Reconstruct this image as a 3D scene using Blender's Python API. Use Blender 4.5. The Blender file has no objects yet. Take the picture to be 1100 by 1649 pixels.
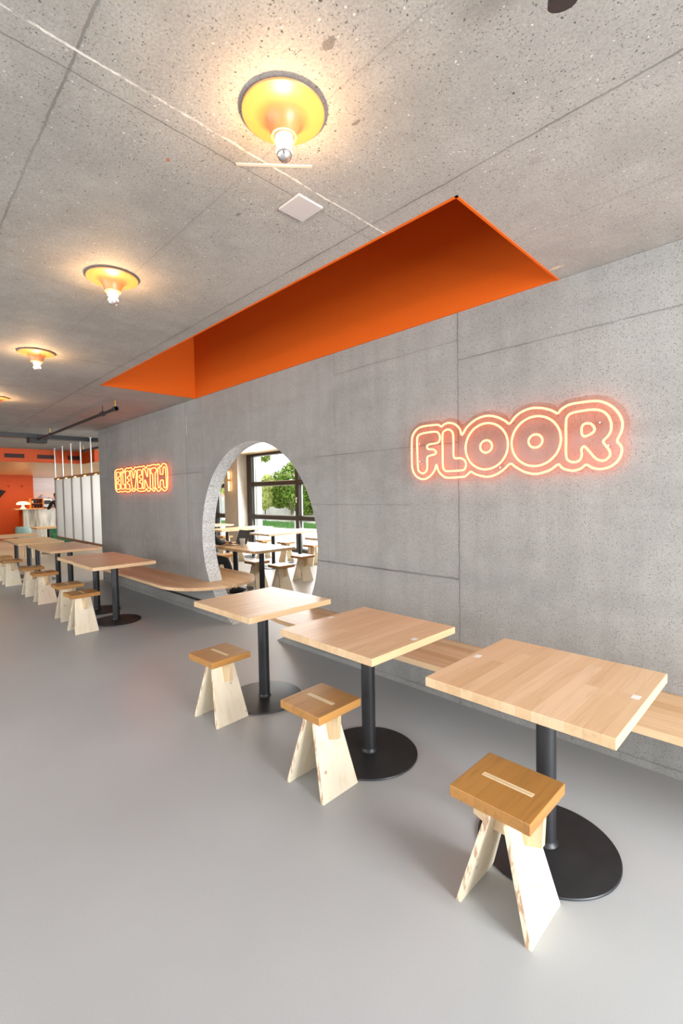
import bpy, bmesh, math, random
from mathutils import Vector, Matrix

scene = bpy.context.scene
COL = scene.collection
PI = math.pi
random.seed(7)

# ------------------------------------------------------------------ camera
cam_data = bpy.data.cameras.new('camera')
cam_data.sensor_fit = 'HORIZONTAL'
cam_data.sensor_width = 36.0
cam_data.lens = 747.39 / 1100.0 * 36.0
cam_data.clip_start = 0.05
cam_data.clip_end = 300
cam = bpy.data.objects.new('camera', cam_data)
R_ = Vector((0.7050092705, 0.7089818446, -0.0175120669))
U_ = Vector((-0.0151356923, 0.0397288550, 0.9990958557))
F_ = Vector((-0.7090365571, 0.7041067831, -0.0387401421))
m = Matrix((R_, U_, -F_)).transposed().to_4x4()
m.translation = Vector((0, -2.9444, 1.5448))
cam.matrix_world = m
COL.objects.link(cam)
scene.camera = cam

# ------------------------------------------------------------------ view
vs = scene.view_settings
vs.view_transform = 'Standard'
vs.look = 'None'
vs.gamma = 1.0
vs.use_curve_mapping = False
vs.exposure = 0.62
scene.cycles.max_bounces = 7
scene.cycles.diffuse_bounces = 4
scene.cycles.glossy_bounces = 3
scene.cycles.transmission_bounces = 6
scene.cycles.transparent_max_bounces = 12
scene.cycles.sample_clamp_indirect = 6.0

# ------------------------------------------------------------------ world: bright overcast sky
world = bpy.data.worlds.new('sky')
scene.world = world
world.use_nodes = True
wn = world.node_tree.nodes
bg = wn['Background']
bg.inputs[0].default_value = (0.93, 0.97, 1.0, 1)
bg.inputs[1].default_value = 2.6

def area(name, loc, aim, sx, sy, power, color=(1, 1, 1), spread=PI):
    l = bpy.data.lights.new(name, 'AREA')
    l.shape = 'RECTANGLE'
    l.size, l.size_y = sx, sy
    l.energy = power
    l.color = color
    l.spread = spread
    o = bpy.data.objects.new(name, l)
    o.location = loc
    d = Vector(aim) - Vector(loc)
    o.rotation_euler = d.to_track_quat('-Z', 'Y').to_euler()
    COL.objects.link(o)
    return o

# daylight coming in at the window openings
area('daylight_right_window', (3.35, -1.35, 1.5), (0, -1.35, 1.1), 2.3, 2.3, 290, (0.93, 0.97, 1.0))
area('daylight_front_window', (-3.5, -6.35, 1.5), (-3.5, 0, 1.3), 9.0, 2.3, 62, (0.95, 0.98, 1.0))
area('daylight_side_window', (-8.1, 4.85, 1.5), (-8.1, 0, 0.6), 7.2, 2.4, 290, (0.97, 0.99, 1.0))
area('daylight_bar_window', (-18.5, 4.85, 1.4), (-18.5, 0, 0.6), 5.0, 2.2, 90, (1.0, 0.98, 0.96))
area('bar_ceiling_lamp', (-20.0, 0.4, 2.44), (-20.0, 0.4, 0), 1.6, 3.0, 34, (1.0, 0.74, 0.38))  # unseen warm panel added under the low ceiling to light the bar zone
area('picture_lamp', (-22.9, 2.6, 2.44), (-24.0, 2.6, 1.5), 0.3, 2.0, 11, (1.0, 0.95, 0.9))  # added fill that brightens the mountain picture, no fixture there
area('bar_counter_lamp', (-16.2, 0.0, 2.44), (-16.2, 0.0, 0), 2.0, 3.0, 22, (1.0, 0.74, 0.38))  # second unseen warm panel, added to light the area before the bar

# ------------------------------------------------------------------ helpers
def link(name, bm, mat=None, parent=None, smooth=False, loc=None):
    me = bpy.data.meshes.new(name)
    bmesh.ops.recalc_face_normals(bm, faces=bm.faces)
    bm.to_mesh(me)
    bm.free()
    if mat:
        me.materials.append(mat)
    if smooth:
        for p in me.polygons:
            p.use_smooth = True
        try:
            me.set_sharp_from_angle(angle=math.radians(40))
        except Exception:
            pass
    o = bpy.data.objects.new(name, me)
    if parent:
        o.parent = parent
    if loc:
        o.location = loc
    COL.objects.link(o)
    return o

def tag(o, label, cat, group=None):
    o['label'] = label
    o['category'] = cat
    if group:
        o['group'] = group
    return o

def thing(name, label, cat, loc=(0, 0, 0), rotz=0.0, group=None):
    o = bpy.data.objects.new(name, None)
    o.empty_display_size = 0.1
    o.location = loc
    o.rotation_euler = (0, 0, rotz)
    COL.objects.link(o)
    return tag(o, label, cat, group)

def struct(name, bm, mat, parent=None, smooth=False):
    o = link(name, bm, mat, parent, smooth)
    if parent is None:
        o['kind'] = 'structure'
    return o

def dup(root, loc, rotz, label, group=None):
    r = root.copy()
    COL.objects.link(r)
    r.location = loc
    r.rotation_euler = (0, 0, rotz)
    r['label'] = label
    if group:
        r['group'] = group
    for ch in [x for x in bpy.data.objects if x.parent == root]:
        c = ch.copy()
        COL.objects.link(c)
        c.parent = r
        for g in [x for x in bpy.data.objects if x.parent == ch]:
            d = g.copy()
            COL.objects.link(d)
            d.parent = c
    return r

def bx(bm, x0, x1, y0, y1, z0, z1, bevel=0.0, seg=2, rot=None, piv=None):
    r = bmesh.ops.create_cube(bm, size=1.0)
    vs_ = r['verts']
    for v in vs_:
        v.co = Vector(((x0 + x1) / 2 + v.co.x * (x1 - x0), (y0 + y1) / 2 + v.co.y * (y1 - y0), (z0 + z1) / 2 + v.co.z * (z1 - z0)))
    if bevel:
        es = list({e for v in vs_ for e in v.link_edges})
        g = bmesh.ops.bevel(bm, geom=es, offset=bevel, segments=seg, affect='EDGES', profile=0.5)
        vs_ = list({v for f in g['faces'] for v in f.verts} | {v for v in vs_ if v.is_valid})
    if rot is not None:
        bmesh.ops.rotate(bm, verts=[v for v in vs_ if v.is_valid], cent=piv or (0, 0, 0), matrix=rot)
    return vs_

def box(x0, x1, y0, y1, z0, z1, bevel=0.0, seg=2):
    bm = bmesh.new()
    bx(bm, x0, x1, y0, y1, z0, z1, bevel, seg)
    return bm

def lathe(bm, prof, seg=48, cx=0, cy=0, cz=0):
    rings = []
    for r, z in prof:
        if r < 1e-6:
            rings.append([bm.verts.new((cx, cy, cz + z))])
        else:
            rings.append([bm.verts.new((cx + r * math.cos(2 * PI * i / seg), cy + r * math.sin(2 * PI * i / seg), cz + z)) for i in range(seg)])
    for a, b in zip(rings, rings[1:]):
        if len(a) == 1 and len(b) == 1:
            continue
        for i in range(seg):
            j = (i + 1) % seg
            if len(a) == 1:
                bm.faces.new((a[0], b[i], b[j]))
            elif len(b) == 1:
                bm.faces.new((a[i], a[j], b[0]))
            else:
                bm.faces.new((a[i], a[j], b[j], b[i]))
    return bm

def cyl(bm, p0, p1, r, seg=16, r1=None):
    p0, p1 = Vector(p0), Vector(p1)
    d = (p1 - p0)
    q = d.to_track_quat('Z', 'Y').to_matrix()
    r1 = r if r1 is None else r1
    a = [bm.verts.new(p0 + q @ Vector((r * math.cos(2 * PI * i / seg), r * math.sin(2 * PI * i / seg), 0))) for i in range(seg)]
    b = [bm.verts.new(p1 + q @ Vector((r1 * math.cos(2 * PI * i / seg), r1 * math.sin(2 * PI * i / seg), 0))) for i in range(seg)]
    for i in range(seg):
        j = (i + 1) % seg
        bm.faces.new((a[i], a[j], b[j], b[i]))
    bm.faces.new(a[::-1])
    bm.faces.new(b)
    return bm

def prism(bm, pts, axis, a0, a1):
    """extrude a 2-D polygon along an axis ('x','y','z')"""
    def mk(p, a):
        if axis == 'x':
            return (a, p[0], p[1])
        if axis == 'y':
            return (p[0], a, p[1])
        return (p[0], p[1], a)
    A = [bm.verts.new(mk(p, a0)) for p in pts]
    B = [bm.verts.new(mk(p, a1)) for p in pts]
    n = len(pts)
    for i in range(n):
        j = (i + 1) % n
        bm.faces.new((A[i], A[j], B[j], B[i]))
    bm.faces.new(A[::-1])
    bm.faces.new(B)
    return bm

def catmull(pts, n=5, closed=True):
    out = []
    N = len(pts)
    for i in range(N if closed else N - 1):
        p0, p1, p2, p3 = (Vector(pts[(i + k) % N]) if closed else Vector(pts[min(max(i + k, 0), N - 1)]) for k in (-1, 0, 1, 2))
        for t in range(n):
            s = t / n
            out.append(0.5 * ((2 * p1) + (p2 - p0) * s + (2 * p0 - 5 * p1 + 4 * p2 - p3) * s * s + (3 * p1 - p0 - 3 * p2 + p3) * s ** 3))
    if not closed:
        out.append(Vector(pts[-1]))
    return out

def tube(bm, pts, r, seg=8, closed=False):
    pts = [Vector(p) for p in pts]
    n = len(pts)
    rings = []
    up = None
    for i, p in enumerate(pts):
        a = pts[(i - 1) % n] if (closed or i > 0) else p
        b = pts[(i + 1) % n] if (closed or i < n - 1) else p
        t = (b - a)
        if t.length < 1e-9:
            t = Vector((1, 0, 0))
        t.normalize()
        if up is None:
            up = Vector((0, 1, 0)) if abs(t.y) < 0.9 else Vector((0, 0, 1))
        s = t.cross(up)
        s.normalize()
        u = s.cross(t)
        up = u
        rr = r(i / max(1, n - 1)) if callable(r) else r
        rings.append([bm.verts.new(p + s * rr * math.cos(2 * PI * k / seg) + u * rr * math.sin(2 * PI * k / seg)) for k in range(seg)])
    for i in range(n if closed else n - 1):
        a, b = rings[i], rings[(i + 1) % n]
        for k in range(seg):
            j = (k + 1) % seg
            bm.faces.new((a[k], a[j], b[j], b[k]))
    if not closed:
        bm.faces.new(rings[0][::-1])
        bm.faces.new(rings[-1])
    return bm

# ------------------------------------------------------------------ materials
class NT:
    def __init__(s, name):
        s.m = bpy.data.materials.new(name)
        s.m.use_nodes = True
        s.t = s.m.node_tree
        s.b = s.t.nodes['Principled BSDF']
        s.out = s.t.nodes['Material Output']
        s.co = None
    def n(s, typ, **kw):
        x = s.t.nodes.new(typ)
        for k, v in kw.items():
            setattr(x, k, v)
        return x
    def l(s, a, b):
        s.t.links.new(a, b)
    def coord(s, scale=(1, 1, 1), rot=(0, 0, 0), kind='Object'):
        tc = s.n('ShaderNodeTexCoord')
        mp = s.n('ShaderNodeMapping')
        mp.inputs['Scale'].default_value = scale
        mp.inputs['Rotation'].default_value = rot
        s.l(tc.outputs[kind], mp.inputs['Vector'])
        return mp.outputs[0]
    def noise(s, vec, scale, detail=4, rough=0.5, dist=0.0):
        x = s.n('ShaderNodeTexNoise')
        x.inputs['Scale'].default_value = scale
        x.inputs['Detail'].default_value = detail
        x.inputs['Roughness'].default_value = rough
        x.inputs['Distortion'].default_value = dist
        s.l(vec, x.inputs['Vector'])
        return x.outputs[0]
    def math(s, op, a, b=None, c=None):
        x = s.n('ShaderNodeMath', operation=op)
        for i, v in enumerate((a, b, c)):
            if v is None:
                continue
            if isinstance(v, (int, float)):
                x.inputs[i].default_value = v
            else:
                s.l(v, x.inputs[i])
        return x.outputs[0]
    def ramp(s, fac, stops):
        x = s.n('ShaderNodeValToRGB')
        el = x.color_ramp.elements
        while len(el) > 1:
            el.remove(el[0])
        el[0].position = stops[0][0]
        el[0].color = (*stops[0][1], 1) if len(stops[0][1]) == 3 else stops[0][1]
        for p, c in stops[1:]:
            e = el.new(p)
            e.color = (*c, 1)
        s.l(fac, x.inputs[0])
        return x.outputs[0]
    def step(s, fac, a, b, inv=False):
        x = s.n('ShaderNodeMapRange', interpolation_type='SMOOTHSTEP')
        x.inputs[1].default_value = a
        x.inputs[2].default_value = b
        x.inputs[3].default_value = 1 if inv else 0
        x.inputs[4].default_value = 0 if inv else 1
        s.l(fac, x.inputs[0])
        return x.outputs[0]
    def mix(s, fac, a, b, mode='MIX'):
        x = s.n('ShaderNodeMix', data_type='RGBA', blend_type=mode)
        for i, v in ((0, fac), (6, a), (7, b)):
            if isinstance(v, (int, float)):
                x.inputs[i].default_value = v
            elif isinstance(v, tuple):
                x.inputs[i].default_value = (*v, 1) if len(v) == 3 else v
            else:
                s.l(v, x.inputs[i])
        return x.outputs[2]
    def bump(s, h, strength=0.3, dist=0.01, prev=None):
        x = s.n('ShaderNodeBump')
        x.inputs['Strength'].default_value = strength
        x.inputs['Distance'].default_value = dist
        s.l(h, x.inputs['Height'])
        if prev is not None:
            s.l(prev, x.inputs['Normal'])
        return x.outputs[0]
    def set(s, **kw):
        names = dict(color='Base Color', rough='Roughness', metal='Metallic', normal='Normal', coat='Coat Weight', coat_rough='Coat Roughness',
                     trans='Transmission Weight', ior='IOR', emit='Emission Color', emit_s='Emission Strength', alpha='Alpha', spec='Specular IOR Level', sss='Subsurface Weight')
        for k, v in kw.items():
            i = s.b.inputs[names[k]]
            if isinstance(v, (int, float)):
                i.default_value = v
            elif isinstance(v, tuple):
                i.default_value = (*v, 1)
            else:
                s.l(v, i)
        return s.m

def plain(name, color, rough=0.5, metal=0.0, noise=0.0, **kw):
    t = NT(name)
    if noise:
        n = t.noise(t.coord(), 12, 5)
        c = t.mix(t.step(n, 0.3, 0.7), tuple(x * (1 - noise) for x in color), tuple(min(1, x * (1 + noise)) for x in color))
        return t.set(color=c, rough=rough, metal=metal, **kw)
    return t.set(color=color, rough=rough, metal=metal, **kw)

def emissive(name, color, strength=1.0):
    t = NT(name)
    return t.set(color=(0.0, 0.0, 0.0), emit=color, emit_s=strength, rough=0.4)

def concrete(name, base, seams=None, grid=None, pits=1.0, streak=True, exposed=False, pale=None, spots=None):
    """seams: list of (axis, position, other_axis, lo, hi, half width, darkness)"""
    t = NT(name)
    v = t.coord()
    sep = t.n('ShaderNodeSeparateXYZ')
    t.l(v, sep.inputs[0])
    ax = {'x': sep.outputs[0], 'y': sep.outputs[1], 'z': sep.outputs[2]}
    big = t.noise(v, 0.9, 5, 0.6)
    mid = t.noise(v, 6, 6, 0.65)
    fine = t.noise(v, 120, 3, 0.6)
    grit = t.noise(v, 48, 5, 0.75)
    col = t.mix(t.step(big, 0.32, 0.7), tuple(x * 0.86 for x in base), tuple(min(1, x * 1.14) for x in base))
    col = t.mix(t.math('MULTIPLY', t.step(mid, 0.4, 0.75), 0.45), col, tuple(min(1, x * 1.3) for x in base))
    col = t.mix(t.math('MULTIPLY', t.step(fine, 0.35, 0.62, True), 0.35), col, tuple(x * 0.5 for x in base))
    col = t.mix(t.math('MULTIPLY', t.step(grit, 0.52, 0.72), 0.45), col, tuple(x * 0.55 for x in base))
    col = t.mix(t.math('MULTIPLY', t.step(grit, 0.28, 0.46, True), 0.35), col, tuple(min(1, x * 1.45) for x in base))
    if streak:
        sv = t.coord(scale=(9, 9, 0.35))
        st = t.noise(sv, 1.0, 5, 0.6)
        col = t.mix(t.math('MULTIPLY', t.step(st, 0.42, 0.72), 0.30), col, tuple(x * 0.68 for x in base))
    h = t.math('MULTIPLY', fine, 0.25)
    # air holes and loose aggregate
    for sc, thr, rad, dark, amt in ((46, 0.86, 0.20, 0.25, 1.0), (80, 0.64, 0.24, 0.34, 0.95), (130, 0.48, 0.34, 0.40, 0.95), (70, 0.80, 0.26, 1.9, 0.8)):
        vo = t.n('ShaderNodeTexVoronoi')
        vo.inputs['Scale'].default_value = sc
        vo.inputs['Randomness'].default_value = 1.0
        wv = t.n('ShaderNodeVectorMath', operation='ADD')
        nz = t.n('ShaderNodeTexNoise')
        nz.inputs['Scale'].default_value = 70
        t.l(v, nz.inputs['Vector'])
        sc_ = t.n('ShaderNodeVectorMath', operation='SCALE')
        sc_.inputs['Scale'].default_value = 0.012
        t.l(nz.outputs[1], sc_.inputs[0])
        t.l(v, wv.inputs[0])
        t.l(sc_.outputs[0], wv.inputs[1])
        t.l(wv.outputs[0], vo.inputs['Vector'])
        rnd = t.n('ShaderNodeSeparateColor')
        t.l(vo.outputs['Color'], rnd.inputs[0])
        clump = t.noise(v, 1.7, 3, 0.6)
        on = t.step(t.math('ADD', rnd.outputs[0], t.math('MULTIPLY', t.math('SUBTRACT', clump, 0.5), 0.7 * pits)), thr, thr + 0.02)
        rr = t.math('MULTIPLY', rnd.outputs[1], rad)
        m_ = t.math('MULTIPLY', on, t.step(t.math('SUBTRACT', vo.outputs['Distance'], rr), -0.04, 0.04, True))
        m_ = t.math('MULTIPLY', m_, amt)
        col = t.mix(m_, col, tuple(min(1, x * dark) for x in base))
        if dark < 1:
            h = t.math('SUBTRACT', h, t.math('MULTIPLY', m_, 0.8))
    if exposed:
        vo = t.n('ShaderNodeTexVoronoi')
        vo.inputs['Scale'].default_value = 52
        t.l(v, vo.inputs['Vector'])
        rnd = t.n('ShaderNodeSeparateColor')
        t.l(vo.outputs['Color'], rnd.inputs[0])
        ag = t.ramp(rnd.outputs[0], [(0.0, tuple(x * 0.18 for x in base)), (0.22, tuple(x * 0.8 for x in base)), (0.5, tuple(min(1, x * 1.25) for x in base)), (1.0, tuple(min(1, x * 1.6) for x in base))])
        col = t.mix(t.math('MULTIPLY', t.step(vo.outputs['Distance'], 0.35, 0.45, True), 0.75), col, ag)
    jit = t.math('MULTIPLY', t.math('SUBTRACT', t.noise(v, 9, 4, 0.7), 0.5), 0.018)
    fade = t.step(t.noise(v, 2.2, 3), 0.3, 0.62)
    lines = []
    for (a, pos, b, lo, hi, w, dk) in (seams or []):
        d = t.math('ABSOLUTE', t.math('ADD', t.math('SUBTRACT', ax[a], pos), jit))
        mline = t.step(d, w * 0.4, w, True)
        if b:
            mline = t.math('MULTIPLY', mline, t.math('MULTIPLY', t.math('GREATER_THAN', ax[b], lo), t.math('LESS_THAN', ax[b], hi)))
        lines.append((t.math('MULTIPLY', mline, dk), t.math('MULTIPLY', t.step(d, w, w * 9, True), 0.22 * dk)))
    for (a, period, off, w, dk) in (grid or []):
        q = t.math('PINGPONG', t.math('ADD', t.math('ADD', ax[a], off), jit), period / 2)
        # distance to nearest multiple of the period
        d = q
        lines.append((t.math('MULTIPLY', t.step(d, w * 0.4, w, True), dk), t.math('MULTIPLY', t.step(d, w, w * 9, True), 0.2 * dk)))
    for ln, soft in lines:
        light = False
        ml = t.math('MULTIPLY', ln, t.math('ADD', 0.45, t.math('MULTIPLY', fade, 0.55)))
        col = t.mix(t.math('MULTIPLY', soft, fade), col, tuple(x * 0.55 for x in base))
        col = t.mix(ml, col, tuple(x * 0.38 for x in base))
        h = t.math('SUBTRACT', h, t.math('MULTIPLY', ml, 1.0))
    for (a, pos, b, lo, hi, w) in (pale or []):
        d = t.math('ABSOLUTE', t.math('ADD', t.math('SUBTRACT', ax[a], pos), jit))
        mline = t.math('MULTIPLY', t.step(d, w * 0.4, w, True), t.math('MULTIPLY', t.math('GREATER_THAN', ax[b], lo), t.math('LESS_THAN', ax[b], hi)))
        mline = t.math('MULTIPLY', mline, t.step(t.noise(v, 14, 4, 0.7), 0.35, 0.6))
        col = t.mix(mline, col, tuple(min(1, x * 2.1) for x in base))
    for (px_, py_, rx_, ry_, c_) in (spots or []):
        dx = t.math('DIVIDE', t.math('SUBTRACT', ax['x'], px_), rx_)
        dy = t.math('DIVIDE', t.math('SUBTRACT', ax['y'], py_), ry_)
        dd = t.math('SQRT', t.math('ADD', t.math('MULTIPLY', dx, dx), t.math('MULTIPLY', dy, dy)))
        dd = t.math('ADD', dd, t.math('MULTIPLY', t.math('SUBTRACT', t.noise(v, 60, 4, 0.7), 0.5), 2.2))
        col = t.mix(t.math('MULTIPLY', t.step(dd, 0.6, 1.0, True), 0.75), col, c_)
    nrm = t.bump(h, 0.55, 0.004)
    return t.set(color=col, rough=0.72, normal=nrm, spec=0.35)

def wood(name, tones, strip=0.05, length=0.5, axis='y', rough=0.42, grain=0.35, coat=0.0, objrand=0.25):
    """butcher block: strips along `axis`, cut into staves of random length"""
    t = NT(name)
    v = t.coord()
    sep = t.n('ShaderNodeSeparateXYZ')
    t.l(v, sep.inputs[0])
    o = {'x': 0, 'y': 1, 'z': 2}
    along = sep.outputs[o[axis]]
    across = sep.outputs[0 if axis != 'x' else 1]
    info = t.n('ShaderNodeObjectInfo')
    across = t.math('ADD', across, t.math('MULTIPLY', info.outputs['Random'], 7.31))
    k = t.math('FLOOR', t.math('DIVIDE', across, strip))
    wn_ = t.n('ShaderNodeTexWhiteNoise', noise_dimensions='1D')
    t.l(k, wn_.inputs['W'])
    kk = t.math('FLOOR', t.math('ADD', t.math('DIVIDE', along, length), t.math('MULTIPLY', wn_.outputs[0], 5.0)))
    w2 = t.n('ShaderNodeTexWhiteNoise', noise_dimensions='2D')
    cb = t.n('ShaderNodeCombineXYZ')
    t.l(k, cb.inputs[0])
    t.l(kk, cb.inputs[1])
    t.l(cb.outputs[0], w2.inputs['Vector'])
    n = len(tones)
    base = t.ramp(w2.outputs[0], [(i / (n - 1), c) for i, c in enumerate(tones)])
    # grain stretched along the strip, shifted per stave
    sc = [38, 38, 38]
    sc[o[axis]] = 2.2
    sh = t.n('ShaderNodeVectorMath', operation='ADD')
    cb2 = t.n('ShaderNodeCombineXYZ')
    t.l(t.math('MULTIPLY', w2.outputs[0], 9.0), cb2.inputs[o[axis]])
    t.l(t.math('MULTIPLY', w2.outputs[0], 3.0), cb2.inputs[2 if axis != 'z' else 0])
    t.l(v, sh.inputs[0])
    t.l(cb2.outputs[0], sh.inputs[1])
    mp = t.n('ShaderNodeMapping')
    mp.inputs['Scale'].default_value = sc
    t.l(sh.outputs[0], mp.inputs[0])
    g = t.noise(mp.outputs[0], 1.0, 6, 0.62, 0.6)
    dk = t.mix(0.6, base, (0.22, 0.10, 0.035))
    col = t.mix(t.math('MULTIPLY', t.step(g, 0.42, 0.75), grain), base, dk)
    # thin glue line
    fr = t.math('FRACT', t.math('DIVIDE', across, strip))
    gl = t.step(t.math('MINIMUM', fr, t.math('SUBTRACT', 1.0, fr)), 0.0, 0.03, True)
    col = t.mix(t.math('MULTIPLY', gl, 0.3), col, dk)
    return t.set(color=col, rough=rough, coat=coat, coat_rough=0.25, normal=t.bump(g, 0.06, 0.002))

def spruce(name, base, knots=True, axis='z'):
    t = NT(name)
    v = t.coord()
    info = t.n('ShaderNodeObjectInfo')
    sh = t.n('ShaderNodeVectorMath', operation='ADD')
    cb = t.n('ShaderNodeCombineXYZ')
    for i, f in enumerate((4.1, 7.7, 2.3)):
        t.l(t.math('MULTIPLY', info.outputs['Random'], f), cb.inputs[i])
    t.l(v, sh.inputs[0])
    t.l(cb.outputs[0], sh.inputs[1])
    sc = [26, 26, 26]
    sc[{'x': 0, 'y': 1, 'z': 2}[axis]] = 1.2
    mp = t.n('ShaderNodeMapping')
    mp.inputs['Scale'].default_value = sc
    t.l(sh.outputs[0], mp.inputs[0])
    g = t.noise(mp.outputs[0], 1.0, 5, 0.6, 0.4)
    col = t.mix(t.math('MULTIPLY', t.step(g, 0.45, 0.7), 0.5), base, tuple(x * f for x, f in zip(base, (0.86, 0.74, 0.55))))
    if knots:
        vo = t.n('ShaderNodeTexVoronoi')
        vo.inputs['Scale'].default_value = 11
        t.l(sh.outputs[0], vo.inputs['Vector'])
        rnd = t.n('ShaderNodeSeparateColor')
        t.l(vo.outputs['Color'], rnd.inputs[0])
        on = t.math('GREATER_THAN', rnd.outputs[0], 0.45)
        k = t.math('MULTIPLY', on, t.step(vo.outputs['Distance'], 0.05, 0.14, True))
        col = t.mix(t.math('MULTIPLY', k, 0.75), col, (0.42, 0.20, 0.07))
    return t.set(color=col, rough=0.55)

def ply_edge(name):
    t = NT(name)
    v = t.coord()
    g = t.noise(t.coord(scale=(60, 60, 14)), 1.0, 3)
    col = t.mix(t.math('MULTIPLY', t.step(g, 0.46, 0.60), 0.85), (0.80, 0.68, 0.50), (0.45, 0.24, 0.13))
    return t.set(color=col, rough=0.6)

M = {}
M['wall'] = concrete('board_marked_concrete', (0.295, 0.284, 0.266), pits=1.5, pale=[('x', -5.88, 'z', 2.35, 2.62, 0.012)], seams=[
    ('x', -1.77, None, 0, 0, 0.005, 0.9), ('x', -3.03, 'z', 2.15, 3, 0.004, 0.6), ('x', -5.9, None, 0, 0, 0.005, 0.8),
    ('x', -7.82, None, 0, 0, 0.006, 0.8), ('x', -6.95, 'z', 0.0, 1.6, 0.004, 0.5), ('x', 0.6, None, 0, 0, 0.005, 0.8),
    ('z', 0.915, 'x', -3.3, -1.77, 0.010, 0.9), ('z', 1.90, 'x', -3.3, -1.77, 0.005, 0.7), ('z', 1.86, 'x', -7.82, -5.5, 0.006, 0.7),
    ('z', 2.48, 'x', -1.77, 3, 0.006, 0.7), ('z', 1.45, 'x', -3.4, -2.2, 0.004, 0.5), ('z', 0.045, None, 0, 0, 0.007, 0.5),
    ('z', 2.62, 'x', -3.03, -1.77, 0.005, 0.5)])
M['ceiling'] = concrete('cast_concrete_soffit', (0.335, 0.318, 0.292), streak=False, pits=1.5,
    grid=[('y', 1.25, 0.0, 0.006, 0.75), ('y', 1.25, 0.625, 0.004, 0.3)],
    spots=[(-0.970, -2.000, 0.03, 0.02, (0.13, 0.115, 0.10)), (-1.716, -2.128, 0.014, 0.010, (0.35, 0.12, 0.04)), (-1.104, -1.741, 0.02, 0.008, (0.13, 0.11, 0.10)), (-1.83, -1.75, 0.02, 0.012, (0.13, 0.12, 0.11)), (-0.763, -1.111, 0.03, 0.03, (0.27, 0.25, 0.235)), (-1.03, -0.165, 0.05, 0.015, (0.62, 0.52, 0.33))],
    pale=[('x', -1.475, 'y', -4, -1.0, 0.006)],
    seams=[('x', -1.56, 'y', -9, -1.0, 0.005, 0.5), ('x', -3.1, None, 0, 0, 0.004, 0.4), ('x', -4.7, None, 0, 0, 0.006, 0.7), ('x', -6.25, None, 0, 0, 0.008, 0.8), ('x', -7.93, None, 0, 0, 0.008, 0.8), ('x', -9.5, None, 0, 0, 0.008, 0.8), ('x', -11.1, None, 0, 0, 0.01, 0.8), ('x', -12.7, None, 0, 0, 0.01, 0.8)])
M['jamb'] = concrete('sawn_concrete', (0.66, 0.65, 0.635), streak=False, exposed=True, pits=1.0)  # sawn face with aggregate; base also lightened for the side-window light

def floor_mat():
    t = NT('poured_grey_screed')
    v = t.coord()
    a = t.noise(v, 0.7, 4)
    b = t.noise(v, 160, 2, 0.5)
    c = t.mix(t.step(a, 0.35, 0.65), (0.385, 0.388, 0.392), (0.42, 0.423, 0.425))
    c = t.mix(t.math('MULTIPLY', t.step(b, 0.4, 0.6), 0.10), c, (0.30, 0.30, 0.30))
    s2 = t.noise(t.coord(scale=(1, 3, 1)), 5.0, 5, 0.7, 1.5)
    c = t.mix(t.math('MULTIPLY', t.step(s2, 0.74, 0.80), 0.25), c, (0.18, 0.17, 0.16))
    r = t.math('ADD', 0.30, t.math('MULTIPLY', a, 0.18))
    return t.set(color=c, rough=r, spec=0.45, normal=t.bump(b, 0.05, 0.002))
M['floor'] = floor_mat()
M['top'] = wood('beech_butcher_block', [(0.65, 0.43, 0.24), (0.69, 0.47, 0.27), (0.67, 0.45, 0.25), (0.74, 0.53, 0.33), (0.61, 0.39, 0.205)], 0.058, 0.95, 'y', rough=0.36)
M['bench'] = wood('larch_bench_board', [(0.60, 0.38, 0.20), (0.70, 0.48, 0.28), (0.64, 0.41, 0.22), (0.55, 0.33, 0.16)], 0.07, 1.6, 'x', rough=0.40)
M['oak'] = wood('oiled_oak', [(0.42, 0.195, 0.045), (0.46, 0.22, 0.055), (0.39, 0.175, 0.04), (0.48, 0.235, 0.065)], 0.10, 3.0, 'y', rough=0.38, grain=0.95)
M['inlay'] = spruce('pale_inlay', (0.78, 0.62, 0.40), knots=False, axis='x')
M['panel'] = spruce('spruce_board', (0.82, 0.72, 0.56))
M['cross'] = spruce('tan_crossboard', (0.68, 0.50, 0.30))  # tan spruce, darkened so the board's shaded side is in its colour
M['ply'] = ply_edge('layered_board_edge')
M['black'] = plain('black_powder_coat', (0.018, 0.018, 0.020), 0.42, noise=0.15)
M['steel_dark'] = plain('dark_steel', (0.05, 0.052, 0.055), 0.4, 0.7)
M['orange'] = NT('orange_render')
_t = M['orange']
_n = _t.noise(_t.coord(), 90, 4, 0.6)
M['orange'] = _t.set(color=(0.58, 0.095, 0.002), rough=0.75, normal=_t.bump(_n, 0.45, 0.004), spec=0.25)
M['orange_paint'] = plain('orange_wall_paint', (0.56, 0.066, 0.001), 0.6)
M['white'] = plain('white_plastic', (0.78, 0.77, 0.75), 0.4)
M['porcelain'] = plain('white_porcelain', (0.85, 0.83, 0.8), 0.25)
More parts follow.
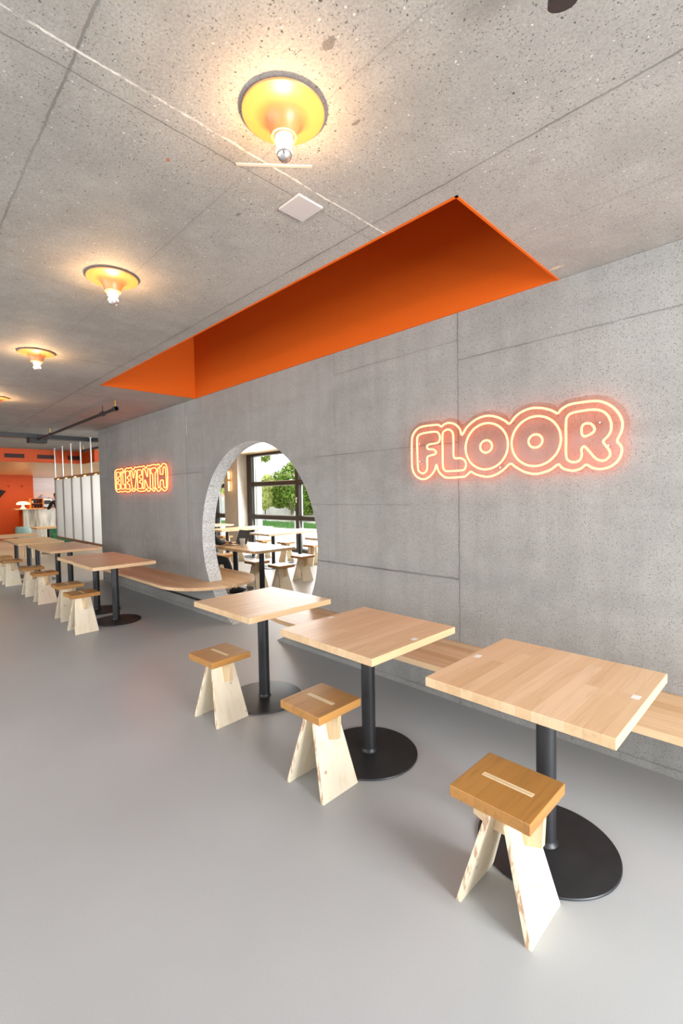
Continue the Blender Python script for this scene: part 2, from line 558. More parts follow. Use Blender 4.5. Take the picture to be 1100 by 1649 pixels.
FLOOR_SIGN = {
 'letter_f': [(-2.1009, 1.949),(-2.0911, 1.9749),(-2.0584, 1.9868),(-1.9991, 1.9903),(-1.9369, 1.9889),(-1.9108, 1.9766),(-1.8981, 1.9481),(-1.9027, 1.9228),(-1.9203, 1.9059),(-1.9912, 1.9011),(-2.0112, 1.8877),(-2.0024, 1.8682),(-1.956, 1.8607),(-1.9341, 1.8441),(-1.9405, 1.826),(-1.9968, 1.8151),(-2.0105, 1.7972),(-2.0114, 1.7292),(-2.0254, 1.6996),(-2.0531, 1.6894),(-2.0854, 1.7062),(-2.0962, 1.7413),(-2.1001, 1.8646)],
 'letter_l': [(-1.8765, 1.9569),(-1.8634, 1.9847),(-1.8295, 1.9941),(-1.8005, 1.978),(-1.7883, 1.9479),(-1.7865, 1.8759),(-1.7856, 1.8039),(-1.7734, 1.7851),(-1.7287, 1.7821),(-1.6969, 1.7623),(-1.6876, 1.7335),(-1.6973, 1.7057),(-1.7214, 1.6963),(-1.8367, 1.696),(-1.8637, 1.7068),(-1.8745, 1.7368),(-1.876, 1.847)],
 'letter_o': [(-1.3822, 1.8484),(-1.3939, 1.9076),(-1.4273, 1.9577),(-1.4771, 1.9912),(-1.536, 2.003),(-1.5948, 1.9912),(-1.6447, 1.9577),(-1.678, 1.9076),(-1.6897, 1.8484),(-1.678, 1.7893),(-1.6447, 1.7392),(-1.5948, 1.7057),(-1.536, 1.6939),(-1.4771, 1.7057),(-1.4273, 1.7392),(-1.3939, 1.7893)],
 'letter_o_centre': [(-1.493, 1.8475),(-1.4963, 1.8631),(-1.5056, 1.8763),(-1.5195, 1.8852),(-1.5359, 1.8883),(-1.5522, 1.8852),(-1.5661, 1.8763),(-1.5754, 1.8631),(-1.5787, 1.8475),(-1.5754, 1.8318),(-1.5661, 1.8186),(-1.5522, 1.8098),(-1.5359, 1.8066),(-1.5195, 1.8098),(-1.5056, 1.8186),(-1.4963, 1.8318)],
 'letter_o_b': [(-1.0513, 1.8519),(-1.063, 1.9109),(-1.0962, 1.9609),(-1.1459, 1.9943),(-1.2044, 2.0061),(-1.263, 1.9943),(-1.3127, 1.9609),(-1.3459, 1.9109),(-1.3575, 1.8519),(-1.3459, 1.793),(-1.3127, 1.743),(-1.263, 1.7095),(-1.2044, 1.6978),(-1.1459, 1.7095),(-1.0962, 1.743),(-1.063, 1.793)],
 'letter_o_b_centre': [(-1.1612, 1.8534),(-1.1644, 1.869),(-1.1738, 1.8822),(-1.1877, 1.8911),(-1.2042, 1.8942),(-1.2206, 1.8911),(-1.2346, 1.8822),(-1.2439, 1.869),(-1.2471, 1.8534),(-1.2439, 1.8378),(-1.2346, 1.8245),(-1.2206, 1.8157),(-1.2042, 1.8126),(-1.1877, 1.8157),(-1.1738, 1.8245),(-1.1644, 1.8378)],
 'letter_r': [(-1.0226, 1.9465),(-1.0154, 1.9784),(-0.9926, 1.9961),(-0.9337, 2.0024),(-0.8654, 2.0002),(-0.8211, 1.982),(-0.7939, 1.9485),(-0.7814, 1.9054),(-0.7855, 1.8642),(-0.8042, 1.8363),(-0.8216, 1.817),(-0.8095, 1.7918),(-0.7904, 1.7633),(-0.7876, 1.7332),(-0.8091, 1.7107),(-0.8366, 1.7094),(-0.8645, 1.7265),(-0.8986, 1.7719),(-0.9216, 1.7953),(-0.9361, 1.781),(-0.9343, 1.7498),(-0.9447, 1.7194),(-0.9742, 1.7075),(-1.0042, 1.7169),(-1.0212, 1.7466),(-1.0225, 1.8451)],
 'letter_r_centre': [(-0.9347, 1.908),(-0.9191, 1.9259),(-0.8877, 1.9228),(-0.8679, 1.8973),(-0.8706, 1.8764),(-0.8931, 1.8604),(-0.9218, 1.8541),(-0.9346, 1.8708)],
 'outline': [(-2.1506, 1.9228),(-2.1431, 1.9762),(-2.1093, 2.0189),(-2.0531, 2.0393),(-1.9363, 2.0385),(-1.9058, 2.0334),(-1.8844, 2.0214),(-1.8586, 2.0352),(-1.8165, 2.0388),(-1.7671, 2.0208),(-1.735, 1.9851),(-1.7177, 1.9443),(-1.6792, 1.9929),(-1.6169, 2.0341),(-1.5564, 2.0504),(-1.505, 2.0485),(-1.4477, 2.0297),(-1.3988, 2.0004),(-1.3715, 1.9811),(-1.3307, 2.0213),(-1.2886, 2.0462),(-1.2339, 2.0586),(-1.1741, 2.0534),(-1.1224, 2.0363),(-1.0907, 2.019),(-1.07, 2.0066),(-1.0472, 2.0289),(-1.0046, 2.048),(-0.9455, 2.0516),(-0.8656, 2.0487),(-0.8159, 2.0321),(-0.7727, 1.999),(-0.7409, 1.9534),(-0.726, 1.9047),(-0.7326, 1.8586),(-0.7517, 1.8123),(-0.7322, 1.7822),(-0.7294, 1.7467),(-0.7449, 1.7066),(-0.7819, 1.6731),(-0.8309, 1.6606),(-0.8756, 1.669),(-0.9098, 1.6893),(-0.9388, 1.6692),(-0.9801, 1.6587),(-1.0223, 1.6671),(-1.0469, 1.6811),(-1.0674, 1.7002),(-1.1096, 1.6714),(-1.1613, 1.6542),(-1.2144, 1.6498),(-1.2757, 1.6661),(-1.3317, 1.6996),(-1.3676, 1.7218),(-1.4141, 1.6847),(-1.4709, 1.6538),(-1.5292, 1.644),(-1.589, 1.6553),(-1.6271, 1.6708),(-1.6519, 1.6824),(-1.6898, 1.6558),(-1.7218, 1.65),(-1.8372, 1.6486),(-1.8796, 1.6671),(-1.9138, 1.7019),(-1.9308, 1.7473),(-1.949, 1.7035),(-1.9941, 1.6604),(-2.049, 1.6457),(-2.1047, 1.6647),(-2.1421, 1.7127),(-2.1508, 1.7754)],
 'plate': [(-2.1854, 1.9265),(-2.1759, 1.9884),(-2.1259, 2.0497),(-2.0613, 2.0733),(-1.9367, 2.0735),(-1.9051, 2.0684),(-1.8845, 2.0564),(-1.8554, 2.0701),(-1.8082, 2.0728),(-1.7481, 2.0502),(-1.7239, 2.0183),(-1.6912, 2.0258),(-1.6323, 2.0655),(-1.5619, 2.085),(-1.4997, 2.0831),(-1.4354, 2.0625),(-1.3934, 2.035),(-1.3751, 2.0159),(-1.3423, 2.0543),(-1.3006, 2.0791),(-1.2364, 2.0935),(-1.1693, 2.0881),(-1.1118, 2.0697),(-1.0841, 2.0534),(-1.0735, 2.0414),(-1.0549, 2.063),(-1.0117, 2.0823),(-0.946, 2.0866),(-0.8584, 2.0829),(-0.8008, 2.0637),(-0.7476, 2.0234),(-0.7093, 1.9685),(-0.6912, 1.9086),(-0.6976, 1.8604),(-0.7167, 1.8115),(-0.6973, 1.7794),(-0.6952, 1.7393),(-0.7177, 1.6845),(-0.7655, 1.6422),(-0.8272, 1.6258),(-0.8747, 1.634),(-0.9094, 1.6543),(-0.9383, 1.6342),(-0.978, 1.6238),(-1.0305, 1.6331),(-1.0503, 1.6463),(-1.1032, 1.637),(-1.1556, 1.6197),(-1.2188, 1.6151),(-1.2866, 1.6328),(-1.3377, 1.6651),(-1.3654, 1.6869),(-1.4046, 1.651),(-1.4608, 1.6203),(-1.5269, 1.6091),(-1.5945, 1.6207),(-1.6297, 1.6359),(-1.6505, 1.6474),(-1.6861, 1.621),(-1.7195, 1.6151),(-1.8443, 1.6143),(-1.8944, 1.6354),(-1.9292, 1.6705),(-1.9356, 1.6712),(-1.9791, 1.6288),(-2.0507, 1.6107),(-2.1254, 1.6365),(-2.175, 1.7007),(-2.1855, 1.7711)],
}
ELEVENTH_SIGN = {
 'letter_e': [(-8.4122, 1.9663),(-8.3854, 1.9828),(-8.2888, 1.9809),(-8.2541, 1.9594),(-8.2585, 1.9148),(-8.3457, 1.8932),(-8.3616, 1.8737),(-8.3085, 1.8518),(-8.31, 1.8368),(-8.3676, 1.8135),(-8.3701, 1.7884),(-8.2731, 1.7657),(-8.2703, 1.7108),(-8.3106, 1.6916),(-8.3935, 1.6932),(-8.4334, 1.7142)],
 'letter_l': [(-8.2028, 1.9572),(-8.1704, 1.9854),(-8.1333, 1.9542),(-8.1317, 1.7916),(-8.1069, 1.7737),(-8.055, 1.7649),(-8.0536, 1.711),(-8.1081, 1.6925),(-8.2012, 1.6969),(-8.2255, 1.7247)],
 'letter_e_b': [(-8.0039, 1.9582),(-7.9627, 1.983),(-7.8605, 1.9806),(-7.828, 1.9504),(-7.8395, 1.9078),(-7.9198, 1.8917),(-7.9348, 1.8682),(-7.8583, 1.8413),(-7.8651, 1.8224),(-7.9279, 1.8051),(-7.9302, 1.7809),(-7.8461, 1.7545),(-7.8354, 1.7063),(-7.8624, 1.6876),(-7.9645, 1.6897),(-8.0075, 1.7149)],
 'letter_v': [(-7.7971, 1.9586),(-7.7597, 1.9854),(-7.7182, 1.9644),(-7.6726, 1.8586),(-7.6148, 1.9597),(-7.5712, 1.9763),(-7.5438, 1.9471),(-7.5564, 1.873),(-7.6133, 1.7062),(-7.6639, 1.6837),(-7.7177, 1.699),(-7.7633, 1.8095)],
 'letter_e_c': [(-7.5016, 1.9544),(-7.4581, 1.9801),(-7.3769, 1.9761),(-7.3353, 1.9513),(-7.3396, 1.9012),(-7.4191, 1.8908),(-7.4331, 1.8637),(-7.3661, 1.8336),(-7.3677, 1.8154),(-7.4209, 1.8033),(-7.4287, 1.7805),(-7.3437, 1.7597),(-7.3369, 1.7046),(-7.3672, 1.6869),(-7.46, 1.6889),(-7.5051, 1.7131)],
 'letter_n': [(-7.2871, 1.9645),(-7.2496, 1.9842),(-7.2037, 1.9652),(-7.1249, 1.8574),(-7.0986, 1.9648),(-7.0626, 1.9818),(-7.0243, 1.9612),(-7.0213, 1.7879),(-7.0282, 1.7037),(-7.0639, 1.6857),(-7.1092, 1.6961),(-7.2047, 1.8128),(-7.2319, 1.7706),(-7.2376, 1.7037),(-7.2689, 1.6852),(-7.3032, 1.7052)],
 'letter_t': [(-6.987, 1.9593),(-6.9606, 1.9789),(-6.8492, 1.981),(-6.804, 1.9723),(-6.7887, 1.945),(-6.7999, 1.9135),(-6.8398, 1.8924),(-6.8495, 1.6995),(-6.884, 1.6818),(-6.9276, 1.692),(-6.9291, 1.8823),(-6.9778, 1.9053),(-6.9919, 1.9269)],
 'letter_h': [(-6.7368, 1.9606),(-6.6977, 1.9813),(-6.6674, 1.9616),(-6.6645, 1.8893),(-6.6474, 1.8773),(-6.5796, 1.8745),(-6.5685, 1.8852),(-6.558, 1.956),(-6.5202, 1.9785),(-6.481, 1.9565),(-6.4695, 1.8367),(-6.4691, 1.7039),(-6.4965, 1.678),(-6.5422, 1.6834),(-6.5647, 1.7287),(-6.5679, 1.7824),(-6.5962, 1.7923),(-6.6488, 1.7895),(-6.6674, 1.754),(-6.6768, 1.7),(-6.71, 1.6826),(-6.7457, 1.7062),(-6.7527, 1.8249)],
 'outline': [(-8.4842, 1.9796),(-8.4519, 2.0187),(-8.3594, 2.0343),(-8.25, 2.0288),(-8.1614, 2.0367),(-8.1043, 2.0069),(-8.0625, 1.9608),(-8.0322, 2.0034),(-7.9451, 2.033),(-7.8435, 2.0277),(-7.7553, 2.0326),(-7.6668, 1.9903),(-7.5965, 2.029),(-7.5014, 2.0239),(-7.4304, 2.0294),(-7.3159, 2.0232),(-7.2337, 2.0312),(-7.1662, 1.9919),(-7.0934, 2.0281),(-7.0137, 2.0214),(-6.9451, 2.0315),(-6.8346, 2.0275),(-6.7811, 2.0153),(-6.7047, 2.0291),(-6.634, 1.9846),(-6.5791, 2.0196),(-6.5166, 2.0271),(-6.4572, 2.0038),(-6.4256, 1.9537),(-6.4126, 1.8564),(-6.4288, 1.7029),(-6.4626, 1.6551),(-6.5253, 1.634),(-6.5862, 1.6485),(-6.6364, 1.6765),(-6.681, 1.6458),(-6.7247, 1.6306),(-6.7772, 1.6475),(-6.8181, 1.6804),(-6.8762, 1.64),(-6.9096, 1.6383),(-6.9529, 1.6553),(-6.996, 1.6795),(-7.0441, 1.6476),(-7.091, 1.6366),(-7.1363, 1.6492),(-7.1747, 1.6785),(-7.2305, 1.6461),(-7.4174, 1.6418),(-7.4985, 1.6525),(-7.5674, 1.6817),(-7.6551, 1.6457),(-7.7277, 1.6564),(-7.7684, 1.6858),(-7.8538, 1.6442),(-7.9562, 1.6409),(-8.0328, 1.6544),(-8.166, 1.6442),(-8.2323, 1.6552),(-8.3569, 1.6421),(-8.4385, 1.6636),(-8.4827, 1.7153),(-8.4895, 1.8579)],
 'plate': [(-8.5122, 1.9904),(-8.4693, 2.0431),(-8.3646, 2.0638),(-8.249, 2.0588),(-8.1542, 2.0658),(-8.1008, 2.0367),(-8.062, 1.9908),(-8.0346, 2.0333),(-7.9519, 2.0622),(-7.8424, 2.0577),(-7.755, 2.0626),(-7.6665, 2.0203),(-7.5962, 2.059),(-7.5042, 2.0538),(-7.4306, 2.0594),(-7.313, 2.0531),(-7.2336, 2.0612),(-7.166, 2.0219),(-7.0934, 2.0581),(-7.0169, 2.0512),(-6.9439, 2.0615),(-6.8353, 2.0575),(-6.7766, 2.045),(-6.7038, 2.0591),(-6.6353, 2.0146),(-6.576, 2.0494),(-6.5122, 2.0568),(-6.4362, 2.0252),(-6.3966, 1.9615),(-6.3826, 1.8559),(-6.4002, 1.694),(-6.4396, 1.6359),(-6.5215, 1.6042),(-6.5849, 1.6185),(-6.6359, 1.6465),(-6.6808, 1.6158),(-6.7253, 1.6006),(-6.7763, 1.6175),(-6.8193, 1.6504),(-6.8775, 1.61),(-6.9094, 1.6083),(-6.9543, 1.6253),(-6.9957, 1.6495),(-7.0431, 1.6176),(-7.0908, 1.6066),(-7.1361, 1.6192),(-7.1752, 1.6485),(-7.2308, 1.6161),(-7.4176, 1.6118),(-7.4985, 1.6225),(-7.5688, 1.6517),(-7.6588, 1.6159),(-7.7238, 1.6267),(-7.7679, 1.6558),(-7.8536, 1.6142),(-7.9531, 1.6111),(-8.0337, 1.6244),(-8.1661, 1.6142),(-8.233, 1.6252),(-8.3635, 1.6128),(-8.4571, 1.64),(-8.5108, 1.7047),(-8.5195, 1.8568)],
}
ZC = 2.809          # concrete ceiling
WT = 0.18           # pierced wall thickness
CX, CZ, CR = -4.414, 1.031, 1.119   # round opening
WX = -9.4           # free end of the pierced wall

# ================================================================== SETTING
struct('floor', box(-26, 3.6, -6.6, 5.0, -0.12, 0.0), M['floor'])

# ceiling slab with the rectangular recess cut out
RX0, RX1, RY = -5.60, -1.075, -1.15
bm = bmesh.new()
xs = [-13.85, RX0, RX1, 3.6]
ys = [-6.6, RY, 0.0, 1.0]
V = {}
for zi, z in enumerate((ZC, ZC + 0.22)):
    for i, x in enumerate(xs):
        for j, y in enumerate(ys):
            V[i, j, zi] = bm.verts.new((x, y, z))
for i in range(3):
    for j in range(3):
        if (i, j) == (1, 1):
            continue
        for zi in (0, 1):
            bm.faces.new((V[i, j, zi], V[i + 1, j, zi], V[i + 1, j + 1, zi], V[i, j + 1, zi]))
for (a, b) in [((1, 1), (2, 1)), ((2, 1), (2, 2)), ((2, 2), (1, 2)), ((1, 2), (1, 1))] + [((i, 0), (i + 1, 0)) for i in range(3)] + [((i, 3), (i + 1, 3)) for i in range(3)] + [((0, j), (0, j + 1)) for j in range(3)] + [((3, j), (3, j + 1)) for j in range(3)]:
    bm.faces.new((V[a[0], a[1], 0], V[b[0], b[1], 0], V[b[0], b[1], 1], V[a[0], a[1], 1]))
struct('ceiling', bm, M['ceiling'])

# orange lined recess above it
bm = bmesh.new()
H2 = ZC + 0.88
t_ = 0.006
bx(bm, RX0, RX1, -0.012, 0.0, ZC, H2)
bx(bm, RX0, RX1, RY, RY + 0.012, ZC - 0.004, H2)
bx(bm, RX0, RX0 + 0.012, RY, 0.0, ZC - 0.004, H2)
bx(bm, RX1 - 0.012, RX1, RY, 0.0, ZC - 0.004, H2)
bx(bm, RX0, RX1, RY, 0.0, H2, H2 + 0.02)
struct('ceiling_recess', bm, M['orange'])

# pierced wall ------------------------------------------------------
bm = bmesh.new()
bm2 = bmesh.new()
a0 = -math.asin(CZ / CR)
a1 = PI - a0
bx0, bx1 = CX - 1.35, CX + 1.35
def rectpt(a):
    dx, dz = math.cos(a), math.sin(a)
    ts = []
    if dx > 1e-9: ts.append(1.35 / dx)
    if dx < -1e-9: ts.append(-1.35 / dx)
    if dz > 1e-9: ts.append((ZC - CZ) / dz)
    if dz < -1e-9: ts.append(-CZ / dz)
    s = min(ts)
    return (CX + s * dx, CZ + s * dz)
angs = [a0 + (a1 - a0) * i / 120 for i in range(121)]
for cxn in (math.atan2(-CZ, 1.35), math.atan2(ZC - CZ, 1.35), PI - math.atan2(ZC - CZ, 1.35), PI + math.atan2(CZ, 1.35)):
    angs.append(cxn)
angs = sorted(angs)
rings = {}
for y in (0.0, WT):
    inner = [bm.verts.new((CX + CR * math.cos(a), y, max(0, CZ + CR * math.sin(a)))) for a in angs]
    outer = [bm.verts.new((rectpt(a)[0], y, rectpt(a)[1])) for a in angs]
    rings[y] = (inner, outer)
    for i in range(len(angs) - 1):
        bm.faces.new((inner[i], inner[i + 1], outer[i + 1], outer[i]))
for (xa, xb) in ((WX, bx0), (bx1, 3.6)):
    for y in (0.0, WT):
        q = [bm.verts.new(p) for p in ((xa, y, 0), (xb, y, 0), (xb, y, ZC), (xa, y, ZC))]
        bm.faces.new(q)
bm.faces.new([bm.verts.new(p) for p in ((WX, 0, 0), (WX, WT, 0), (WX, WT, ZC), (WX, 0, ZC))])
struct('wall_centre', bm, M['wall'])
for i in range(120):
    pa = []
    A = a0 + (a1 - a0) * i / 120
    B = a0 + (a1 - a0) * (i + 1) / 120
    q = [(CX + CR * math.cos(A), 0.0, CZ + CR * math.sin(A)), (CX + CR * math.cos(B), 0.0, CZ + CR * math.sin(B)), (CX + CR * math.cos(B), WT, CZ + CR * math.sin(B)), (CX + CR * math.cos(A), WT, CZ + CR * math.sin(A))]
    # the sawn lining has a real depth of 6 mm, set flush in the opening
    bm2.faces.new([bm2.verts.new(p) for p in q])
bmesh.ops.remove_doubles(bm2, verts=bm2.verts, dist=1e-5)
struct('trim_1', bm2, M['jamb'], smooth=True)

# near room enclosure (behind and beside the camera)
bm = bmesh.new()
bx(bm, 3.4, 3.6, -6.6, 0, 0, 0.25); bx(bm, 3.4, 3.6, -6.6, 0, 2.65, ZC)
bx(bm, 3.4, 3.6, -6.6, -5.6, 0.25, 2.65); bx(bm, 3.4, 3.6, -0.5, 0, 0.25, 2.65)
struct('wall_right', bm, M['wall'])
bm = bmesh.new()
bx(bm, -26, 3.6, -6.8, -6.6, 0, 0.25); bx(bm, -26, 3.6, -6.8, -6.6, 2.7, ZC + 0.2)
bx(bm, 1.2, 3.6, -6.8, -6.6, 0.25, 2.7); bx(bm, -26, -9.0, -6.8, -6.6, 0.25, 2.7)
struct('wall_back', bm, M['wall'])

# timber-lined ceilings
M['lining'] = wood('birch_lining', [(0.74, 0.50, 0.25), (0.77, 0.53, 0.28), (0.71, 0.47, 0.23)], 0.12, 3.0, 'x', rough=0.3, grain=0.18)
ZL = 2.50
struct('ceiling_side', box(-12.9, 3.6, 1.0, 5.0, 2.77, 2.80), M['lining'])
struct('ceiling_side_strip', box(WX, 3.6, WT, 1.0, 2.77, 2.80), M['lining'])
bm = bmesh.new()
bx(bm, -26, -13.85, -6.6, 5.0, ZL, ZL + 0.05)
bx(bm, -13.85, -12.9, 1.0, 5.0, ZL, ZL + 0.05)
struct('ceiling_low', bm, M['lining'])
bm = bmesh.new()
bx(bm, -13.87, -13.83, -6.6, 0.98, ZL - 0.02, ZC)
bx(bm, -13.83, -12.86, 0.98, 1.02, ZL - 0.02, ZC)
bx(bm, -12.90, -12.86, 1.02, 5.0, ZL - 0.02, ZC)
struct('trim_2', bm, M['orange_paint'])

# bar zone walls
struct('wall_orange', box(-22.1, -21.9, -6.6, 1.43, 0, ZL), M['orange_paint'])
struct('wall_far', box(-24.2, -24.0, 1.0, 5.0, 0, ZL), M['white'])
bm = box(-26, -22.1, -6.6, -6.4, 0, ZL)
struct('wall_left', bm, M['orange_paint'])

# window wall of the side room -------------------------------------
WY = 5.0
M['frame'] = plain('dark_bronze_frame', (0.055, 0.048, 0.042), 0.45, 0.4)
M['rebate'] = plain('pale_window_rebate', (0.72, 0.74, 0.75), 0.4)
def glass_mat(name, tint=(0.97, 0.99, 0.98), refl=0.06):
    t = NT(name)
    tr = t.n('ShaderNodeBsdfTransparent')
    tr.inputs[0].default_value = (*tint, 1)
    gl = t.n('ShaderNodeBsdfGlossy')
    gl.inputs['Roughness'].default_value = 0.02
    fr = t.n('ShaderNodeLayerWeight')
    fr.inputs[0].default_value = 0.5
    mx = t.n('ShaderNodeMixShader')
    t.l(t.math('ADD', t.math('MULTIPLY', t.math('POWER', fr.outputs['Facing'], 4.0), 0.5), 0.03), mx.inputs[0])
    t.l(tr.outputs[0], mx.inputs[1])
    t.l(gl.outputs[0], mx.inputs[2])
    t.l(mx.outputs[0], t.out.inputs[0])
    return t.m
M['glass'] = glass_mat('window_glass')
M['pillar'] = concrete('pillar_concrete', (0.55, 0.52, 0.47), streak=True, pits=0.6)
def window(n, x0, x1, mull, transoms, z1=2.77, lw=0.12):
    root = bpy.data.objects.new('window_%d' % n, None)
    root.location = (0, 0, 0)
    root['kind'] = 'structure'
    COL.objects.link(root)
    bm = bmesh.new()
    bx(bm, x0, x0 + lw, WY - 0.06, WY + 0.10, 0, z1, 0.006)
    bx(bm, x1 - 0.12, x1, WY - 0.06, WY + 0.10, 0, z1, 0.006)
    for mx_ in mull:
        bx(bm, mx_ - 0.07, mx_ + 0.07, WY - 0.06, WY + 0.10, 0, z1, 0.006)
    for tz in transoms:
        bx(bm, x0 + 0.01, x1 - 0.01, WY - 0.05, WY + 0.09, tz - 0.055, tz + 0.055, 0.006)
    bx(bm, x0 + 0.01, x1 - 0.01, WY - 0.05, WY + 0.09, z1 - 0.06, z1)
    bx(bm, x0 + 0.01, x1 - 0.01, WY - 0.05, WY + 0.09, 0.0, 0.08)
    link('window_frame', bm, M['frame'], root)
    edges = [x0 + lw] + [v for mx_ in mull for v in (mx_ - 0.07, mx_ + 0.07)] + [x1 - 0.12]
    zs = [0.08] + [v for tz in transoms for v in (tz - 0.055, tz + 0.055)] + [z1 - 0.06]
    rb = bmesh.new()
    for i in range(0, len(edges), 2):
        for j in range(0, len(zs), 2):
            a, b, c_, d = edges[i], edges[i + 1], zs[j], zs[j + 1]
            link('pane', box(a, b, WY + 0.015, WY + 0.021, c_, d), M['glass'], root)
            w = 0.022
            bx(rb, a, a + w, WY + 0.03, WY + 0.07, c_, d); bx(rb, b - w, b, WY + 0.03, WY + 0.07, c_, d)
            bx(rb, a + w, b - w, WY + 0.03, WY + 0.07, c_, c_ + w); bx(rb, a + w, b - w, WY + 0.03, WY + 0.07, d - w, d)
    link('glazing_bead', rb, M['rebate'], root)
    return root
w1 = window(1, -11.98, -5.2, [-9.62, -7.3], [0.91, 1.88], lw=0.24)
bm = bmesh.new()
cyl(bm, (-9.60, WY - 0.07, 1.46), (-9.60, WY - 0.10, 1.46), 0.012, 10)
bx(bm, -9.612, -9.588, WY - 0.112, WY - 0.095, 1.33, 1.475, 0.004)
link('window_handle', bm, M['white'], w1)
window(2, -18.5, -12.75, [-13.85, -15.2, -16.9], [0.91, 1.88], z1=2.49)
bm = bmesh.new()
bx(bm, -12.75, -11.98, 4.62, 5.12, 0, 2.8, 0.01)
struct('wall_side_pillar', bm, M['pillar'])
bm = bmesh.new()
bx(bm, -5.2, 3.6, 4.95, 5.15, 0, 2.8)
struct('wall_side', bm, M['wall'])
bm = bmesh.new()
bx(bm, -26, -18.5, 4.95, 5.15, 0, 2.55)
struct('wall_side_far', bm, M['wall'])
bm = bmesh.new()
bx(bm, -1.2, -1.0, WT, 4.95, 0, 2.8)
struct('wall_side_right', bm, M['wall'])

# ================================================================== NEAR ROOM FURNITURE
TS = 0.3675
def make_table(label, group):
    t = thing('cafe_table', label, 'table', group=group)
    bm = bmesh.new()
    bx(bm, -TS, TS, -TS, TS, 0.71, 0.75, 0.003, 2)
    link('tabletop', bm, M['top'], t)
    bm = bmesh.new()
    cyl(bm, (0, 0, 0.012), (0, 0, 0.702), 0.0405, 40)
    lathe(bm, [(0.0405, 0.035), (0.044, 0.022), (0.050, 0.016)], 40)
    link('post', bm, M['black'], t, smooth=True)
    bm = bmesh.new()
    bx(bm, -0.2, 0.2, -0.2, 0.2, 0.702, 0.71, 0.001)
    link('mounting_plate', bm, M['black'], t)
    bm = bmesh.new()
    lathe(bm, [(0, 0.0), (0.283, 0.0), (0.2865, 0.003), (0.2865, 0.008), (0.284, 0.011), (0.27, 0.0125), (0.06, 0.0165), (0, 0.0165)], 96)
    link('base_plate', bm, M['black'], t, smooth=True)
    for sx in (-1, 1):
        bm = bmesh.new()
        bx(bm, sx * 0.332 - 0.014, sx * 0.332 + 0.014, -0.004, 0.036, 0.7501, 0.7506, 0.0)
        s = link('sticker', bm, M['white'], t)
        s['label'] = 'small white sticker'
    return t

def make_stool(label, group):
    s = thing('stool', label, 'stool', group=group)
    bm = bmesh.new()
    bx(bm, -0.152, 0.152, -0.152, 0.152, 0.412, 0.454, 0.0025, 2)
    link('seat', bm, M['oak'], s)
    # two through-tenons of the crossboard showing in the seat
    bm = bmesh.new()
    bx(bm, -0.098, 0.098, -0.0125, -0.0015, 0.4535, 0.4546)
    bx(bm, -0.098, 0.098, 0.0015, 0.0125, 0.4535, 0.4546)
    bx(bm, -0.098, -0.092, -0.0015, 0.0015, 0.4535, 0.4546)
    bx(bm, 0.092, 0.098, -0.0015, 0.0015, 0.4535, 0.4546)
    i = link('inlay', bm, M['inlay'], s)
    i['label'] = 'pale double inlay strip across the seat'
    th = 0.020
    for sx in (-1, 1):
        zt, xt, xb = 0.412, 0.030, 0.145
        nx = Vector((zt, 0, (xb - xt)))      # outward normal in the leaning plane
        L = nx.length
        ox, oz = th * zt / L, th * (xb - xt) / L
        yb, yt = 0.126, 0.080
        # outer face corners (bottom then top), inner face offset inwards in x only
        tx = th * L / zt
        o = [(sx * xb, -yb, 0), (sx * xb, yb, 0), (sx * xt, yt, zt), (sx * xt, -yt, zt)]
        n_ = [(sx * (xb - tx), -yb, 0), (sx * (xb - tx), yb, 0), (sx * (xt - tx), yt, zt), (sx * (xt - tx), -yt, zt)]
        bm = bmesh.new()
        A = [bm.verts.new(p) for p in o]
        B = [bm.verts.new(p) for p in n_]
        fo = bm.faces.new(A)
        fi = bm.faces.new(B[::-1])
        sides = []
        for k in range(4):
            j = (k + 1) % 4
            sides.append(bm.faces.new((A[k], A[j], B[j], B[k])))
        bmesh.ops.recalc_face_normals(bm, faces=bm.faces)
        for f in (sides[0], sides[1], sides[3]):
            f.material_index = 1
        p = link('side_panel', bm, M['panel'], s)
        p.data.materials.append(M['ply'])
    # crossboard that runs through both panels, tapered underneath
    bm = bmesh.new()
    prism(bm, [(-0.140, 0.412), (0.140, 0.412), (0.133, 0.285), (0.070, 0.262), (-0.070, 0.262), (-0.133, 0.285)], 'y', -0.013, 0.013)
    link('crossboard', bm, M['cross'], s)
    return s

GT = 'square beech tables in a row along the pierced wall'
GS = 'A-frame stools along the outer side of the tables'
t0 = make_table('square beech table on a round black base, nearest one at the lower right', GT)
t0.location = (-0.7848, -0.9414, 0)
t0.rotation_euler.z = -0.006
def place_table(x, y, label, rz=0.0, group=GT):
    return dup(t0, (x, y, 0), rz, label, group)
place_table(-1.8308, -0.9285, 'beech table between the round opening and the FLOOR sign, middle of the three right-hand tables', -0.0099)
place_table(-2.9126, -0.9153, 'square beech table standing in front of the round wall opening', 0.0084)
place_table(-6.13, -0.89, 'nearest left-hand beech table, at the long bench below the ELEVENTH sign', 0.02)
place_table(-6.87, -0.885, 'beech table pushed against the far side of the nearest left-hand table', 0.02)
place_table(-8.49, -0.78, 'nearer beech table of the second left-hand pair, in front of the translucent screen', 0.015)
place_table(-9.235, -0.78, 'farther beech table of the second left-hand pair, in front of the translucent screen', 0.015)
place_table(-10.36, -0.85, 'nearer beech table of the third left-hand pair, with an orange reflection on top', 0.0)
place_table(-11.10, -0.85, 'farther beech table of the third left-hand pair, left of the screen', 0.0)
place_table(-12.62, -0.80, 'last beech table of the row, farthest towards the orange wall', 0.0)

